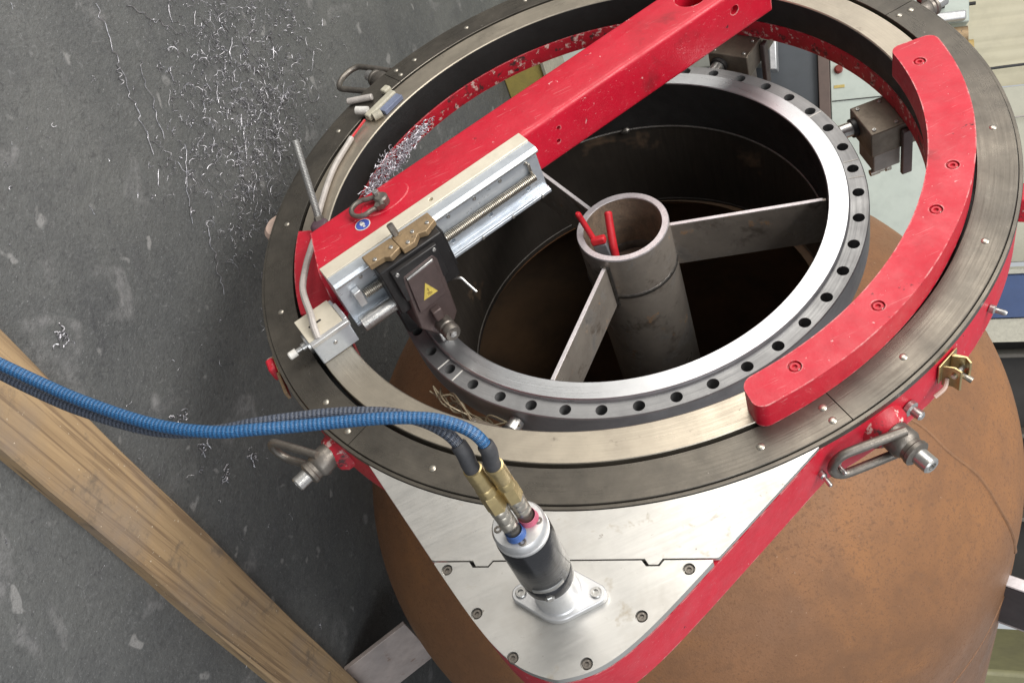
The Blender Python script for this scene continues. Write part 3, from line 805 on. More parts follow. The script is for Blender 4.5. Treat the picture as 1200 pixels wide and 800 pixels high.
inst('case_screw', SCREW_S, fb, BB @ np.array([-.508, .0118, .026]), FB)

# ------------------------------------------------------------------ threaded rod and grey conduit
rb0 = np.array([-.4660, .1590, .012]); rt = np.array([-.4430, .2640, .127])
rod = thing('threaded_rod', 'grey threaded steel rod standing in a dark cup on the ring', 'rod', tuple(rb0))
m = MB(); m.lathe([(0, 0), (.0165, 0), (.0165, .012), (.013, .016), (.010, .017), (0, .017)], 24, o=rb0); part('base_cup', m, plain('purple_cup', (.09, .05, .065), .5), rod)
m = MB(); d_ = rt - rb0; L = np.linalg.norm(d_); prf = [(0, .008)]
for k in range(60): x = .008 + (L - .008) * k / 60; prf += [(.0056, x), (.0066, x + L / 60 * .3), (.0066, x + L / 60 * .6), (.0056, x + L / 60 * .9)]
m.turned(rb0, d_, prf + [(0, L)], 12); part('threaded_shaft', m, surf('zinc_thread', (.40, .40, .39), (.28, .28, .275), (.38, .5), .6, 60), rod, sharp=20)
m = MB(); m.turned(rb0 + d_ * .06, d_, [(0, 0), (.009, 0), (.009, .012), (.007, .015), (0, .015)], 6); part('lock_nut', m, 'forged', rod)
cd = thing('grey_conduit', 'grey braided conduit looping from the feed box along the ring', 'conduit', (-.5, .04, .02))
m = MB(); m.tube(spline([(-.513, -.119, .047), (-.5115, -.100, .060), (-.5105, -.0815, .0625), (-.5132, -.0193, .060), (-.5011, .0419, .050), (-.4870, .0980, .036), (-.4790, .150, .016), (-.4620, .2180, .0075), (-.4170, .3118, .0062), (-.3639, .3804, .0065)], 8), .0055, 10)
part('sheath', m, 'conduit', cd)
m = MB(); m.tube(spline([(-.3645, .3798, .0065), (-.3450, .399, .0068), (-.3281, .4127, .0085)], 6), .0024, 8); part('red_lead', m, 'handle', cd)
B = ringb(122.5)
bx_ = thing('cable_connector', 'ivory and blue grey cable connector strapped on the ring face', 'connector', tuple(B @ np.array([.515, 0, .0])))
m = MB(); m.box((.516, -.030, .0006), (.532, .048, .014), B); part('connector_shell', m, 'ivory', bx_, bev=.003)
m = MB(); m.box((.498, -.028, .0006), (.5155, .022, .010), B); part('blue_insert', m, 'bluegrey', bx_, bev=.001)
m = MB(); m.cyl(B @ np.array([.505, .026, .008]), B @ np.array([.512, .042, .008]), .008, n=14); part('cable_gland', m, 'ivory', bx_)
m = MB(); m.cyl(B @ np.array([.534, .034, .012]), B @ np.array([.556, .044, .014]), .008, n=14); part('cable_gland', m, 'white', bx_)
m = MB(); m.cyl(B @ np.array([.560, -.004, .008]), B @ np.array([.604, .026, .008]), .0065, n=16); part('strap_clip', m, 'conduit', bx_, bev=.002)
m = MB(); m.box((.540, -.040, .0006), (.556, -.022, .012), B); part('strap_clip', m, 'ivory', bx_, bev=.003)

# ------------------------------------------------------------------ counterweight
cw = thing('counterweight', 'thick curved red counterweight bolted on the rotating ring', 'counterweight', tuple(ringb(-49) @ np.array([.51, 0, 0])))
def cw_r(a):
    k = (a + 91.5) / 84.0
    return .5065 + (.4730 - .5065) * k ** .8, .5555 + (.5440 - .5555) * min(1, k * 2.2) ** .7
angs = np.linspace(-91.5, -7.5, 57); top = []
cr = 2.6
inner = [(cw_r(a)[0], a) for a in angs]; outer = [(cw_r(a)[1], a) for a in angs]
def corner(a, a_end, e=.016):   # rounds the plan corners
    dd = abs(a - a_end) * math.pi / 180 * .51
    return e - math.sqrt(max(0, e * e - max(0, e - dd) ** 2)) if dd < e else 0
poly = []
aa = sorted(set(list(angs) + [-91.5 + x for x in (.02, .06, .12, .2, .3, .42, .56, .72, .9, 1.1, 1.3, 1.55, 1.8)] + [-7.5 - x for x in (.02, .06, .12, .2, .3, .42, .56, .72, .9, 1.1, 1.3, 1.55, 1.8)]))
for a in aa:
    k = min(1, max(0, a + 91.5)); e = corner(a, -91.5) + corner(a, -7.5); r = cw_r(a)[0] + e; poly.append((r * math.cos(math.radians(a)), r * math.sin(math.radians(a))))
for a in aa[::-1]:
    e = corner(a, -91.5) + corner(a, -7.5); r = cw_r(a)[1] - e; poly.append((r * math.cos(math.radians(a)), r * math.sin(math.radians(a))))
n = len(aa)
m = MB(); z0, z1 = .0006, .045
v = [(x, y, z0) for x, y in poly] + [(x, y, z1) for x, y in poly]; N2 = 2 * n
f = [(i, (i + 1) % N2, N2 + (i + 1) % N2, N2 + i) for i in range(N2)]
for i in range(n - 1):
    j = N2 - 1 - i
    f += [(N2 + i, N2 + i + 1, N2 + j - 1, N2 + j), (i, j, j - 1, i + 1)]
m.add(v, f)
wb_ = part('weight_block', m, 'red', cw, bev=.0022)
CWB = ((.500, -13.4), (.5165, -39.6), (.512, -49.2), (.5235, -69.0), (.522, -83.9))
drill(wb_, [(ringb(a) @ np.array([r, 0, .045]), (0, 0, -1), .0088, .0045) for r, a in CWB])
CBI = socket_screw(.0070, 'red_worn', 'recessed_bolt')
for r, a in CWB: inst('recessed_bolt', CBI, cw, ringb(a) @ np.array([r, 0, .0412]))

# ------------------------------------------------------------------ hydraulic motor, fittings and hoses
mb_ = BU @ np.array([.7225, -.005, 0])
mo = thing('hydraulic_motor', 'charcoal and silver hydraulic motor standing on the silver gear cover', 'motor', tuple(mb_))
def diamond(w, c, r1, r2, n=10):
    pts = []
    # hull of a big circle and two end circles along v
    cs = [(0, 0, r1), (0, c, r2), (0, -c, r2)]
    th = np.linspace(0, 2 * math.pi, 72, endpoint=False)
    for a in th:
        d = np.array([math.cos(a), math.sin(a)]); best = max(cs, key=lambda q: q[0] * d[0] + q[1] * d[1] + q[2])
        pts.append((best[0] + best[2] * d[0], best[1] + best[2] * d[1]))
    return pts
m = MB(); m.prism(diamond(0, .0455, .034, .012), .0008, .011, BU, mb_); part('mount_flange', m, 'alu_clean', mo, bev=.0015)
m = MB(); m.lathe([(.029, .011), (.0275, .013), (.0265, .060), (.028, .062)], 40, o=mb_); part('lower_body', m, 'alu_clean', mo)
m = MB(); m.lathe([(.024, .056), (.0290, .056), (.0302, .059), (.0302, .074), (.0290, .076), (.0296, .078), (.0312, .081), (.0312, .164), (.0300, .167), (.024, .167)], 48, o=mb_); part('motor_barrel', m, 'charcoal', mo)
m = MB(); m.lathe([(.0308, .080), (.0318, .0815), (.0318, .0875), (.0308, .089)], 48, 230, 300, o=mb_); part('name_band', m, 'steel', mo)
m = MB(); m.lathe([(.024, .167), (.0300, .167), (.0304, .168), (.0304, .171), (.0290, .1715), (.0298, .173), (.0298, .181), (.0275, .1845), (0, .185)], 48, o=mb_); cap = part('end_cap', m, 'alu_clean', mo)
for v_ in (-.0455, .0455): inst('flange_bolt', SCREW, mo, mb_ + BU @ np.array([0, v_, .011]))
b_s = socket_screw(.0045, 'forged', 'cap_bolt')
for a in (20, 100, 200, 285): inst('cap_bolt', b_s, mo, mb_ + BU @ rz(math.radians(a)) @ np.array([.022, 0, .1836]))
B = basis(norm(BU @ np.array([.8, .35, 0])))
m = MB(); m.lathe([(0, 0), (.0055, 0), (.0055, .005), (.004, .006), (0, .006)], 6, B=B, o=mb_ + BU @ np.array([.0275, .006, .066])); part('drain_plug', m, 'steel', mo)
fits = []
for nm, p0, p1, dye in (('blue', (-.3302, -.6535, .183), (-.3353, -.6396, .298), 'bluedye'), ('pink', (-.3120, -.6420, .183), (-.3150, -.6462, .298), 'pinkdye')):
    p0, p1 = np.array(p0), np.array(p1); d_ = p1 - p0; L = np.linalg.norm(d_)
    m = MB(); m.turned(p0, d_, [(0, 0), (.0098, 0), (.0098, .007), (.0082, .010), (.0082, .014), (.0094, .016), (.0094, .025), (.0084, .027), (.0094, .029), (.0094, .037), (.0084, .039), (.0098, .041), (.0098, .047), (.0086, .049)], 20)
    ft = part('hose_fitting', m, 'brass_grey', mo)
    m = MB(); m.turned(p0 + d_ / L * .048, d_, [(.0080, 0), (.0106, .001), (.0106, .026), (.0095, .028)], 6); part('fitting_nut', m, 'brass', ft)
    m = MB(); m.turned(p0 + d_ / L * .075, d_, [(.009, 0), (.0100, .001), (.0100, .010), (.0090, .012), (.0098, .014), (.0098, L - .075), (.007, L - .074)], 24); part('ferrule', m, 'brass', ft)
    m = MB()
    m.lathe([(0, -.003), (.0092, -.002), (.0112, .0005), (.0100, .003), (.0099, .008), (.0094, .0085)], 18, B=basis(d_), o=p0 + np.array([.0012, -.0035, .002])); part('dye_mark', m, dye, ft)
    fits.append((p1, d_ / L))
blue_pts = [[-.3119, -.6475, .3271], [-.3168, -.6392, .3464], [-.3315, -.6265, .358], [-.3513, -.6148, .3662], [-.3876, -.6007, .3751], [-.4258, -.588, .3814], [-.4641, -.5769, .3886], [-.5019, -.5663, .3975], [-.5404, -.5528, .4044], [-.5929, -.5217, .416], [-.6499, -.475, .4363], [-.6902, -.4377, .4573], [-.7504, -.3838, .5034], [-.88, -.27, .60]]
dark_pts = [[-.3347, -.6366, .325], [-.3392, -.6255, .3404], [-.3515, -.6111, .351], [-.3674, -.5987, .3585], [-.3882, -.5862, .365], [-.4259, -.5703, .3727], [-.465, -.5591, .3801], [-.5044, -.5502, .3879], [-.5458, -.5396, .3918], [-.6013, -.5138, .4011], [-.6593, -.4713, .422], [-.7005, -.4342, .4428], [-.7607, -.3786, .4906], [-.89, -.265, .587]]
for nm, pts, (p1, d_), mat, lab in (('blue', blue_pts, fits[1], 'hose_blue', 'bright blue braided hydraulic hose leading from the motor'), ('dark', dark_pts, fits[0], 'hose_dark', 'dark grey braided hydraulic hose running beside the blue one')):
    h = thing('hydraulic_hose', lab, 'hose', tuple(p1), group='hydraulic hoses of the motor')
    full = [p1 - d_ * .006, p1 + d_ * .008] + [np.array(q) for q in pts]
    path = spline(full, 12)
    m = MB(); m.tube(path, .0060, 24, uv=True); part('braided_sleeve', m, mat, h)
    acc = 0; k = 0
    while acc < .042: acc += np.linalg.norm(path[k + 1] - path[k]); k += 1
    m = MB(); m.tube(path[:k + 1], [.0083] * k + [.0076], 20); part('heat_shrink_boot', m, 'rubber', h)

# ------------------------------------------------------------------ hoist rings round the housing
def hoist(a, lab, dvec, zc=-.050, blen=.092, bw=.023, flat=False):
    B = ringb(a); rad = B[:, 0]; p = B @ np.array([.622, 0, zc])
    t = thing('hoist_ring', lab, 'hoist ring', tuple(p), group='swivel hoist rings round the housing')
    m = MB(); m.turned(p, rad, [(0, -.004), (.019, -.004), (.020, .004), (.0205, .022), (.018, .026), (.0165, .028), (.0165, .033), (.018, .035), (.018, .040), (.0135, .043), (0, .043)], 28); part('swivel_body', m, 'forged', t)
    m = MB(); m.turned(p + rad * .042, rad, [(0, 0), (.0115, 0), (.0115, .020), (.0095, .022), (.006, .022), (.005, .012), (0, .012)], 18); part('bolt_head', m, 'steel', t)
    d = norm(dvec - rad * (dvec @ rad) * .55); side = norm(np.cross(d, rad)); c = p + rad * .016
    if flat: d = norm(dvec); side = norm(np.cross(d, [0, 0, 1.0])); c = p + rad * .02
    path = [c + side * bw * .95 - d * .004, c + side * bw + d * .02, c + side * bw * 1.05 + d * (blen - .03)]
    path += [c + d * (blen - .022 + .022 * math.sin(q)) + side * bw * 1.05 * math.cos(q) for q in np.linspace(.25, math.pi - .25, 9)]
    path += [c - side * bw * 1.05 + d * (blen - .03), c - side * bw + d * .02, c - side * bw * .95 - d * .004]
    m = MB(); m.tube(spline(path, 4), .0062, 12); part('bail', m, 'forged', t)
    return t
tang = lambda a: ringb(a)[:, 1]
hoist(-155.0, 'steel hoist ring below the hoses on a scuffed red lug', -U + .15 * tang(-155), zc=-.040)
hoist(-77.5, 'steel hoist ring hanging over the rusty vessel on the red housing side', -U * .85 - tang(-77.5) * .25)
hoist(115.0, 'steel hoist ring whose bare loop lies over the swarf on the floor', -U * .5 + ringb(115)[:, 0] * .5, zc=-.035, blen=.100, bw=.034, flat=True)
hoist(8.5, 'steel hoist ring peeping out behind the far ring edge at the picture top', U * .2 + tang(8.5))

# toggle latches
def latch(a, lab, mat2, z=-.040):
    B = ringb(a); p = B @ np.array([.609, 0, z])
    t = thing('toggle_latch', lab, 'latch', tuple(p), group='toggle latches on the housing side')
    m = MB(); m.box((.607, -.020, z - .018), (.6095, .018, z + .018), B); part('latch_plate', m, 'brass', t, bev=.0008)
    if mat2 == 'brass':
        m = MB(); m.prism([(.6095, -.014), (.6115, -.014), (.622, -.009), (.632, -.010), (.6335, -.0075), (.6225, -.006), (.612, -.011)], z - .026, z + .014, B); part('latch_lever', m, 'brass', t, bev=.0006)
        m = MB(); m.prism([(.6098, .004), (.612, .003), (.626, .010), (.634, .006), (.6355, .0085), (.626, .0135), (.6105, .008)], z - .020, z + .018, B); part('latch_hook', m, 'brass', t, bev=.0006)
        m = MB(); m.cyl(B @ np.array([.624, -.012, z]), B @ np.array([.624, .016, z]), .0038, n=12); part('latch_axle', m, 'steel', t)
        m = MB(); m.cyl(B @ np.array([.626, .004, z - .010]), B @ np.array([.640, .005, z - .014]), .0042, n=10); part('latch_pin', m, 'brass_grey', t)
        m = MB(); m.tube([B @ np.array(q) for q in spline([(.616, -.012, z - .01), (.620, -.024, z - .014), (.616, -.038, z - .020)], 4)], .003, 8); part('latch_wire', m, 'pinklug', t)
    else:
        m = MB(); m.box((.6098, -.020, z - .012), (.624, .006, z + .018), B); part('latch_cap', m, 'red_worn', t, bev=.004)
        m = MB(); m.box((.6098, .008, z - .008), (.6155, .058, z + .008), B); part('latch_bar', m, 'brass_dirt', t, bev=.001)
        m = MB(); m.box((.6100, -.027, z - .006), (.621, -.0205, z + .012), B); part('latch_tip', m, 'pinklug', t, bev=.002)
    return t
latch(-66.5, 'brass toggle latch on the red housing beside the rusty vessel', 'brass')
latch(-173.5, 'brass and red toggle latch on the ring edge over the dark floor', 'red_worn', -.03)

# ------------------------------------------------------------------ clamping jacks between housing and flange
def jack(a, lab, z=-.0945):
    B = ringb(a); p = B @ np.array([.46, 0, z - .05])
    t = thing('clamping_jack', lab, 'jack', tuple(p), group='clamping jacks under the housing')
    m = MB(); m.box((.4325, -.040, z - .050), (.5450, .040, z - .0005), B); part('jack_block', m, 'jack', t, bev=.002)
    m = MB(); m.box((.443, -.026, z - .100), (.4905, .030, z - .051), B); part('lower_body', m, surf('jack_grey' + str(a), (.33, .30, .27), (.25, .23, .21), (.45, .6), .3, 20), t, bev=.002)
    m = MB(); m.cyl(B @ np.array([.4045, .018, z - .025]), B @ np.array([.434, .018, z - .025]), .0125, n=24); part('jack_rod', m, 'steel', t)
    m = MB(); m.cyl(B @ np.array([.4245, .018, z - .025]), B @ np.array([.4335, .018, z - .025]), .0165, n=24); part('rod_collar', m, 'black', t)
    m = MB(); m.box((.482, -.050, z - .105), (.500, -.041, z - .010), B); part('side_bracket', m, 'head', t, bev=.002)
    m = MB(); m.turned(B @ np.array([.440, -.018, z - .106]), B[:, 0], [(0, 0), (.006, 0), (.006, .016), (.0045, .017), (.0045, .026), (.007, .027), (.007, .036), (0, .036)], 12); part('pipe_nipple', m, 'brass_grey', t)
    for q in ((.442, -.030), (.442, .030), (.480, -.030), (.480, .030)): inst('block_screw', SCREW_S, t, B @ np.array([q[0], q[1], z]))
    return t
jack(-5.5, 'dark steel clamping jack gripping the flange beside the red counterweight')
jack(38.0, 'dark steel clamping jack partly hidden behind the red beam')
jack(-139.0, 'small clamping jack below the tool head near the loose wires', -.110)
wr = thing('loose_wires', 'tangle of thin brown wires hanging beside the flange edge', 'wires', (-.34, -.25, -.14))
for k in range(9):
    pts = []; a0 = -160 + rnd.uniform(0, 4)
    for j in range(7):
        a = math.radians(a0 + j * 3.6 + rnd.uniform(-1.2, 1.2)); r = .418 + rnd.uniform(-.006, .016)
        pts.append((r * math.cos(a), r * math.sin(a), -.135 + rnd.uniform(-.02, .012)))
    m = MB(); m.tube(spline(pts, 5), .0014, 6); part('wire', m, 'wire', wr)

# ------------------------------------------------------------------ pipe hub with three spokes inside the nozzle
hb = thing('pipe_hub', 'upright steel pipe with three welded plate spokes inside the flange opening', 'pipe hub', (0, 0, -.42))
hc = np.array([.004, -.004, 0]); PZ = -.120
m = MB(); m.lathe([(.0800, PZ - .002), (.0800, -.62)], 72, o=hc); part('pipe_wall', m, 'pipe', hb)
m = MB(); m.lathe([(.0680, PZ - .002), (.0690, PZ), (.0790, PZ), (.0802, PZ - .002), (.0802, PZ - .003)], 72, o=hc); part('pipe_rim', m, 'pipe_rim', hb)
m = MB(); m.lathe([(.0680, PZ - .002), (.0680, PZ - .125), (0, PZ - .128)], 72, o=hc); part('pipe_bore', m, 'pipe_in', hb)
m = MB(); m.lathe([(.0682, PZ - .108), (.0655, PZ - .112), (.0645, PZ - .119), (.0645, PZ - .124)], 72, o=hc); part('bore_weld', m, 'weld', hb)
m = MB(); m.lathe([(.0798, PZ - .088), (.0816, PZ - .090), (.0822, PZ - .093), (.0816, PZ - .096), (.0798, PZ - .098)], 72, o=hc); part('collar_weld', m, 'weld', hb)
for a in (-22, 106, -133):
    B = ringb(a); m = MB(); m.box((.0795, -.0034, -.235), (.3415, .0034, -.138), B, hc * 0)
    sp_ = part('spoke', m, 'pipe', hb, bev=.0012)
    m = MB(); m.box((.085, -.0034, -.1379), (.336, .0034, -.1366), B); part('cut_edge', m, 'pipe_rim', sp_, bev=.0005)
    m = MB()
    for sgn in (-1, 1): m.tube([B @ np.array([.0812, sgn * .0055, z]) for z in np.linspace(-.236, -.137, 12)], .0032, 6)
    part('spoke_weld', m, 'weld', sp_)
# red-handled pliers dropped in the pipe
tl = thing('pliers', 'red handled pliers standing inside the open pipe', 'pliers', (-.045, -.02, PZ - .12))
m = MB(); m.tube(spline([(-.044, -.004, -.150), (-.050, .004, -.118), (-.056, .014, -.086), (-.060, .014, -.066)], 6)[::-1], [.0030] + [.0052] * 16 + [.0045] * 2, 12); part('handle', m, 'handle', tl)
m = MB(); m.tube(spline([(-.027, -.030, -.170), (-.022, -.016, -.140), (-.013, .006, -.108), (-.0085, .016, -.094)], 6)[::-1], [.0045] + [.0070] * 16 + [.0062] * 2, 12); part('handle', m, 'handle', tl)
JB = basis((-.05, .25, 1), (1, -.5, 0))
m = MB(); m.box((-.012, -.006, -.075), (.012, .006, -.0135), JB, (-.043, -.006, -.118)); part('jaw_block', m, plain('grey_jaw', (.16, .165, .18), .45, .3), tl, bev=.002)
m = MB(); m.box((-.0130, -.0070, -.013), (.0130, .0070, .000), JB, (-.043, -.006, -.118)); part('grip_collar', m, 'handle', tl, bev=.003)

# ------------------------------------------------------------------ swarf
def chip_mesh(m, p, size, flat, r, seed):
    q = random.Random(seed); n = q.randint(6, 11); pts = []
    kind = q.random()
    if kind < .55:      # little helix
        turns = q.uniform(.6, 2.6); R = size * q.uniform(.10, .22); L = size
        ax = norm([q.gauss(0, 1), q.gauss(0, 1), q.gauss(0, .25) * (1 - flat)]); b = basis(ax)
        for i in range(n + 4):
            t = i / (n + 3); a = t * turns * 2 * math.pi
            pts.append(p + ax * L * (t - .5) + b[:, 0] * R * math.cos(a) + b[:, 1] * R * math.sin(a) + np.array([0, 0, R]))
    else:               # bent strand
        d = norm([q.gauss(0, 1), q.gauss(0, 1), q.gauss(0, .2) * (1 - flat)]); x = p + np.array([0, 0, r * 1.5])
        for i in range(n):
            pts.append(x); d = norm(d + np.array([q.gauss(0, .45), q.gauss(0, .45), q.gauss(0, .15)])); x = x + d * size / n * 1.3
            x[2] = max(x[2], p[2] + r)
    m.tube(pts, r, 4)
m = MB()
cl = [(-.494, .004, .09, 95), (-.40, -.121, .08, 60), (-.347, -.043, .075, 100), (-.613, .046, .10, 40), (-.432, .048, .085, 130), (-.406, .147, .06, 90), (-.283, .112, .06, 55),
      (-.108, -.027, .05, 16), (-.186, 0, .06, 46), (-.207, .165, .04, 30), (-.617, .133, .08, 40), (-.125, .184, .05, 14), (-.113, .309, .06, 10), (-.25, .05, .10, 90), (-.33, .17, .05, 40)]
for cx, cy, sg, n in cl:
    for k in range(int(n * 1.15)):
        p = np.array([rnd.gauss(cx, sg * 1.15), rnd.gauss(cy, sg * 1.15), 0.0005]); chip_mesh(m, p, rnd.choice((.010, .014, .02, .03, .045)) * rnd.uniform(.7, 1.2), .7, rnd.uniform(.0003, .0008), rnd.random())
for k in range(150):
    p = np.array([rnd.uniform(-.9, .75), rnd.uniform(-.5, 1.0), 0.0005]); chip_mesh(m, p, rnd.choice((.006, .010, .016)), .8, rnd.uniform(.0003, .0007), rnd.random())
for cx, cy, sg, n in cl:
    for k in range(n * 5):
        q = np.array([rnd.gauss(cx, sg * 1.2), rnd.gauss(cy, sg * 1.2), .0004]); d = rnd.uniform(.0006, .0020)
        m.add([q + np.array([rnd.uniform(-d, d), rnd.uniform(-d, d), rnd.uniform(0, d)]) for _ in range(4)], [(0, 1, 2), (0, 2, 3), (0, 3, 1), (1, 3, 2)])
for cx, cy in ((.306, .249), (.318, .439), (.312, .349), (.36, -.08), (.24, .50)):
    for k in range(7): chip_mesh(m, np.array([rnd.gauss(cx, .010), rnd.gauss(cy, .010), .0005]), .016, .5, .0012, rnd.random())
for a, b_, nn in (((-.154, -.353), (-.053, -.099), 26), ((-.142, -.051), (-.02, .06), 16), ((-.22, -.30), (-.31, -.17), 14), ((-.17, -.23), (-.10, -.10), 14), ((-.05, .10), (.02, .22), 14)):
    pts = []
    for i in range(nn):
        t = i / (nn - 1); pts.append((a[0] + (b_[0] - a[0]) * t + rnd.gauss(0, .0035), a[1] + (b_[1] - a[1]) * t + rnd.gauss(0, .0035), .002 + rnd.random() * .003))
    m.tube(spline(pts, 3), .0008, 5)
solo('floor_swarf', m, 'swarf', 'scattered curly steel swarf on the dark floor', 'swarf', (-.35, .05, 0), frame='world', kind='stuff', sharp=60)
m = MB()
for k in range(330):
    t = rnd.random(); a = math.radians(144 - 24 * t + rnd.gauss(0, 1.5)); r = .476 - .03 * math.sin(math.pi * t) * rnd.random() - abs(rnd.gauss(0, .006))
    b = norm([rnd.gauss(0, 1), rnd.gauss(0, 1), rnd.gauss(0, 1)])
    p = np.array([r * math.cos(a), r * math.sin(a), -.062 + abs(rnd.gauss(0, .014)) * math.sin(math.pi * min(1, t + .1))])
    chip_mesh(m, p, rnd.uniform(.008, .024), 0, rnd.uniform(.0006, .001), rnd.random())
solo('ring_swarf', m, surf('heap_swarf', (.62, .60, .64), (.40, .38, .43), (.3, .5), .6, 90), 'heap of curly swarf caught between the red beam and the ring', 'swarf', tuple(ringb(132) @ np.array([.46, 0, -.06])), kind='stuff', sharp=60)

# ------------------------------------------------------------------ background of the hall
CW0 = np.array(cam.matrix_world.translation); CW0[2] = 0
nb, wb = norm((-1, 1, 0)), norm((1, 1, 0))
BK = np.stack([wb, nb, np.array([0, 0, 1.0])], 1)
def bbox(w0, w1, d0, d1, z0, z1, m=None):
    return (m or MB()).box((w0, d0, z0), (w1, d1, z1), BK, CW0)
def bpos(w, d, z): return tuple(BK @ np.array([w, d, z]) + CW0)
beige = surf('beige_sheet', (.56, .52, .38), (.50, .46, .34), (.4, .55), 0, 3, .0005, 40, streak=(30, 30, 1), rot=math.radians(45), streak_amt=.15)
greyg = surf('pale_green_grey', (.50, .55, .50), (.44, .49, .45), (.4, .55), 0, 4, .0003, 60)
# pleated shutter
m = MB(); v = []; f = []
ws = np.arange(-3.0, -.44, .012)
for i, w in enumerate(ws):
    dp = 4.9 + (.0016 if i % 4 in (0, 1) else -.0008) * (1 + math.sin(w * 57)) + .002 * math.sin(w * 31) + .003 * math.sin(w * 13.0)
    v += [BK @ np.array([w, dp, 0]) + CW0, BK @ np.array([w, dp, 4.0]) + CW0]
for i in range(len(ws) - 1): f.append((2 * i, 2 * i + 2, 2 * i + 3, 2 * i + 1))
m.add(v, f)
solo('pleated_shutter', m, beige, 'beige pleated shutter standing behind the machine in the far corner', 'shutter', bpos(-1.5, 4.9, 0), frame='world')
solo('wall_panel', bbox(-.435, .33, 4.86, 4.9, 0, 4), surf('beige_panel', (.50, .49, .40), (.45, .44, .36), (.4, .55), 0, 3), 'plain beige wall panel beside the pleated shutter', 'panel', bpos(0, 4.9, 0), frame='world', bev=.004)
bp_ = thing('blue_post', 'blue steel post with cream flange behind the red housing', 'post', bpos(.44, 4.5, 0), frame='world')
m = bbox(.350, .530, 4.46, 4.60, 0, 4); bbox(.355, .525, 4.44, 4.462, 0, 4, m); part('post_web', m, surf('blue_paint', (.035, .075, .20), (.03, .06, .16), (.35, .5), 0, 5), bp_)
m = bbox(.532, .628, 4.45, 4.60, 0, 4); part('post_flange', m, plain('cream_paint', (.55, .53, .44), .5), bp_)
m = bbox(.330, .348, 4.45, 4.60, 0, 4); part('post_flange', m, plain('cream_paint_edge', (.50, .49, .42), .5), bp_)
rk = thing('dark_rack', 'dark steel rack beyond the rusty vessel', 'rack', bpos(1.3, 4.6, 0), frame='world')
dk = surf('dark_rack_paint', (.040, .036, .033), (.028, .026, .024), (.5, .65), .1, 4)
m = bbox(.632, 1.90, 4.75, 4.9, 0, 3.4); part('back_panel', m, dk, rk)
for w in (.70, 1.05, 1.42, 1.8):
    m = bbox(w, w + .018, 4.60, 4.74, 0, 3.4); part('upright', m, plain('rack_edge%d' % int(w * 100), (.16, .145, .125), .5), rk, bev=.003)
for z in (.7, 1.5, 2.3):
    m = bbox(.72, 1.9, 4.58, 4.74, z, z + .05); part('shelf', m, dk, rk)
gc = thing('olive_bin', 'olive green bin beyond the vessel in the lower right corner', 'bin', bpos(2.05, 4.3, 1.3), frame='world')
m = bbox(1.92, 2.6, 4.15, 4.6, 0, 2.0); part('bin_body', m, surf('olive_paint', (.26, .25, .13), (.20, .19, .11), (.5, .65), 0, 6), gc, bev=.02)
m = bbox(2.05, 2.14, 4.10, 4.148, 1.70, 1.82); part('bin_handle', m, plain('ochre_handle', (.32, .22, .07), .5), gc, bev=.01)
# control cabinet seen through and beyond the ring
cc = thing('control_cabinet', 'pale green grey control cabinet with red button seen through the ring gap', 'cabinet', bpos(-.15, 4.3, 0), frame='world')
m = bbox(-.60, .30, 4.22, 4.6, 1.165, 1.60); part('cabinet_body', m, greyg, cc, bev=.004)
m = bbox(-.393, -.390, 4.215, 4.2195, 1.17, 1.595); part('door_seam', m, 'dark_hole', cc)
bq = BK @ np.array([-.513, 4.22, 1.197]) + CW0
m = MB(); m.turned(bq, -nb, [(0, 0), (.017, 0), (.017, .008), (.013, .009), (.013, .022), (.010, .025), (0, .025)], 24); part('push_button', m, plain('red_button', (.22, .03, .02), .4), cc)
m = bbox(-.452, -.441, 4.2165, 4.2195, 1.178, 1.218); part('label_strip', m, plain('yellow_label', (.55, .42, .13), .5), cc)
m = bbox(-.62, .32, 4.20, 4.6, 1.120, 1.163); part('plinth', m, surf('brown_plinth', (.13, .09, .075), (.10, .07, .06), (.5, .6), 0, 10), cc, bev=.003)
db = thing('machine_bed', 'dark blue grey machine bed under the pale cabinet', 'machine', bpos(-.15, 4.3, 0), frame='world')
m = bbox(-.66, .32, 4.24, 4.6, .0, 1.118); part('bed_panel', m, surf('slate_panel', (.062, .070, .080), (.05, .057, .066), (.45, .6), 0, 4), db, bev=.004)
m = bbox(-.68, -.52, 4.05, 4.16, .945, .972); part('bed_rail', m, 'alu_clean', db, bev=.004)
m = bbox(-.80, -.55, 4.0, 4.2, .62, .915); part('bed_block', m, surf('grey_block', (.20, .205, .18), (.15, .155, .14), (.5, .6), 0, 8), db, bev=.006)
gb = thing('grey_switch_box', 'light grey switch box in front of the pleated shutter', 'switch box', bpos(-.75, 4.4, 1.3), frame='world')
m = bbox(-1.10, -.660, 4.38, 4.62, 0, 1.690); part('box_body', m, greyg, gb, bev=.006)
m = bbox(-.735, -.722, 4.36, 4.379, 1.50, 1.60); part('slot', m, 'dark_hole', gb)
m = bbox(-.700, -.664, 4.33, 4.379, 1.30, 1.675); part('box_hinge', m, 'alu_clean', gb, bev=.008)
m = MB(); m.cyl(BK @ np.array([-.730, 4.40, 1.690]) + CW0, BK @ np.array([-.730, 4.40, 1.715]) + CW0, .007, n=14); part('knob', m, 'black', gb)
yf = thing('yellow_fitting', 'ochre pipe fitting with white band next to the grey switch box', 'fitting', bpos(-.60, 4.35, 1.4), frame='world')
m = MB(); m.cyl(BK @ np.array([-.555, 4.36, 0]) + CW0, BK @ np.array([-.555, 4.36, 1.70]) + CW0, .032, n=20); part('pipe_length', m, plain('ochre_pipe', (.50, .35, .12), .5), yf)
m = MB(); m.cyl(BK @ np.array([-.605, 4.36, 1.58]) + CW0, BK @ np.array([-.605, 4.36, 1.68]) + CW0, .036, n=20); part('coupling', m, 'brass_dirt', yf)
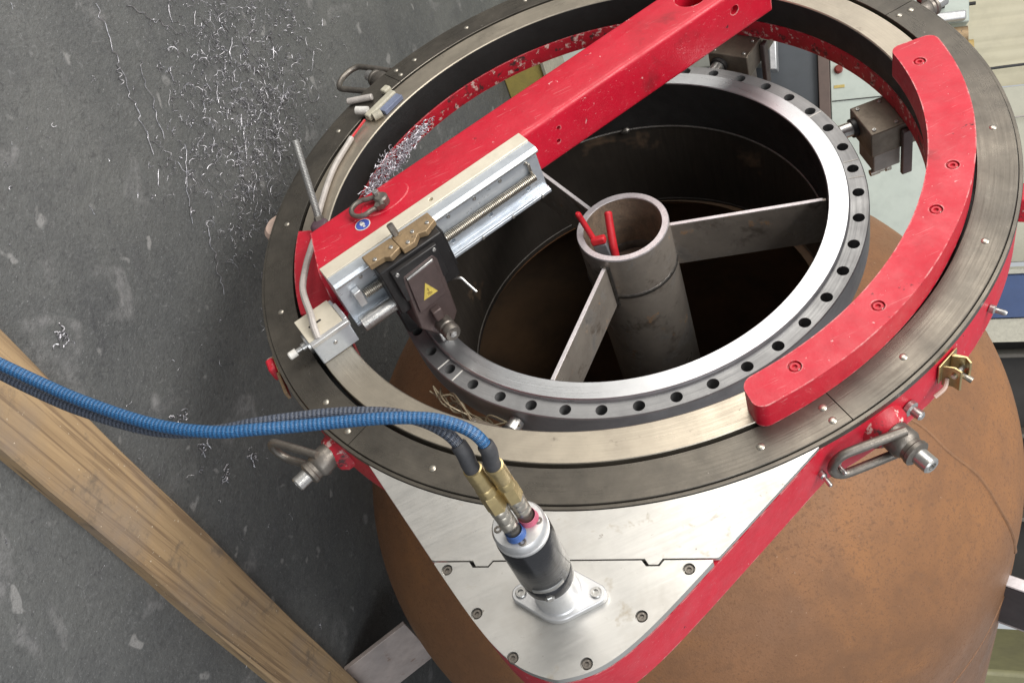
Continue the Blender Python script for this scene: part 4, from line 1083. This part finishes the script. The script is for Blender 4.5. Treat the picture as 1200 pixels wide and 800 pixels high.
m = MB(); m.cyl(BK @ np.array([-.555, 4.36, 1.63]) + CW0, BK @ np.array([-.555, 4.36, 1.648]) + CW0, .040, n=20); part('white_band', m, 'white', yf)
hc_ = thing('hanging_cable', 'thin black cable hanging in front of the beige shutter', 'cable', bpos(-.56, 4.8, 1.2), frame='world')
m = MB(); m.tube([BK @ np.array([-.50 + .02 * math.sin(z * 2.2), 4.80, z]) + CW0 for z in np.linspace(0, 3.2, 30)], .006, 8); part('cable_sheath', m, 'rubber', hc_)
m = MB(); m.tube([BK @ np.array([-.30 + .012 * math.sin(z * 1.7), 4.82, z]) + CW0 for z in np.linspace(0, 3.2, 30)], .004, 8); part('cable_strand', m, 'conduit', hc_)
for k, (w, z, sx, sz, c) in enumerate(((.80, 1.55, .10, .14, (.22, .17, .10)), (.93, 1.55, .09, .20, (.10, .12, .16)), (1.14, 1.55, .16, .12, (.30, .28, .24)), (.82, 2.35, .14, .12, (.20, .05, .04)))):
    bx = thing('storage_box', ('brown carton on the dark rack shelf', 'slate blue box on the dark rack shelf', 'pale box on the dark rack shelf beside the slate one', 'dull red box on the upper shelf of the rack')[k], 'box', bpos(w, 4.66, z), frame='world', group='boxes on the dark rack')
    m = bbox(w, w + sx, 4.60, 4.72, z + .001, z + sz); part('box_body', m, plain('box_paint%d' % k, c, .6), bx, bev=.004)
    m = bbox(w - .003, w + sx + .003, 4.597, 4.723, z + sz, z + sz + .018); part('lid', m, plain('box_lid%d' % k, tuple(x * 1.2 for x in c), .6), bx, bev=.004)
# yellow crate on the floor glimpsed under the beam
yc = thing('yellow_crate', 'yellow crate on the floor glimpsed between the red beam and ring', 'crate', (-1.75, 1.2, 0), frame='world')
m = MB(); m.box((-1.98, 1.03, 0), (-1.77, 1.28, .16)); part('crate_body', m, surf('dull_yellow', (.55, .45, .13), (.45, .37, .12), (.5, .6), 0, 20), yc, bev=.006)
m = MB(); m.box((-2.0, 1.02, .16), (-1.76, 1.29, .175)); part('crate_rim', m, 'ivory', yc, bev=.003)
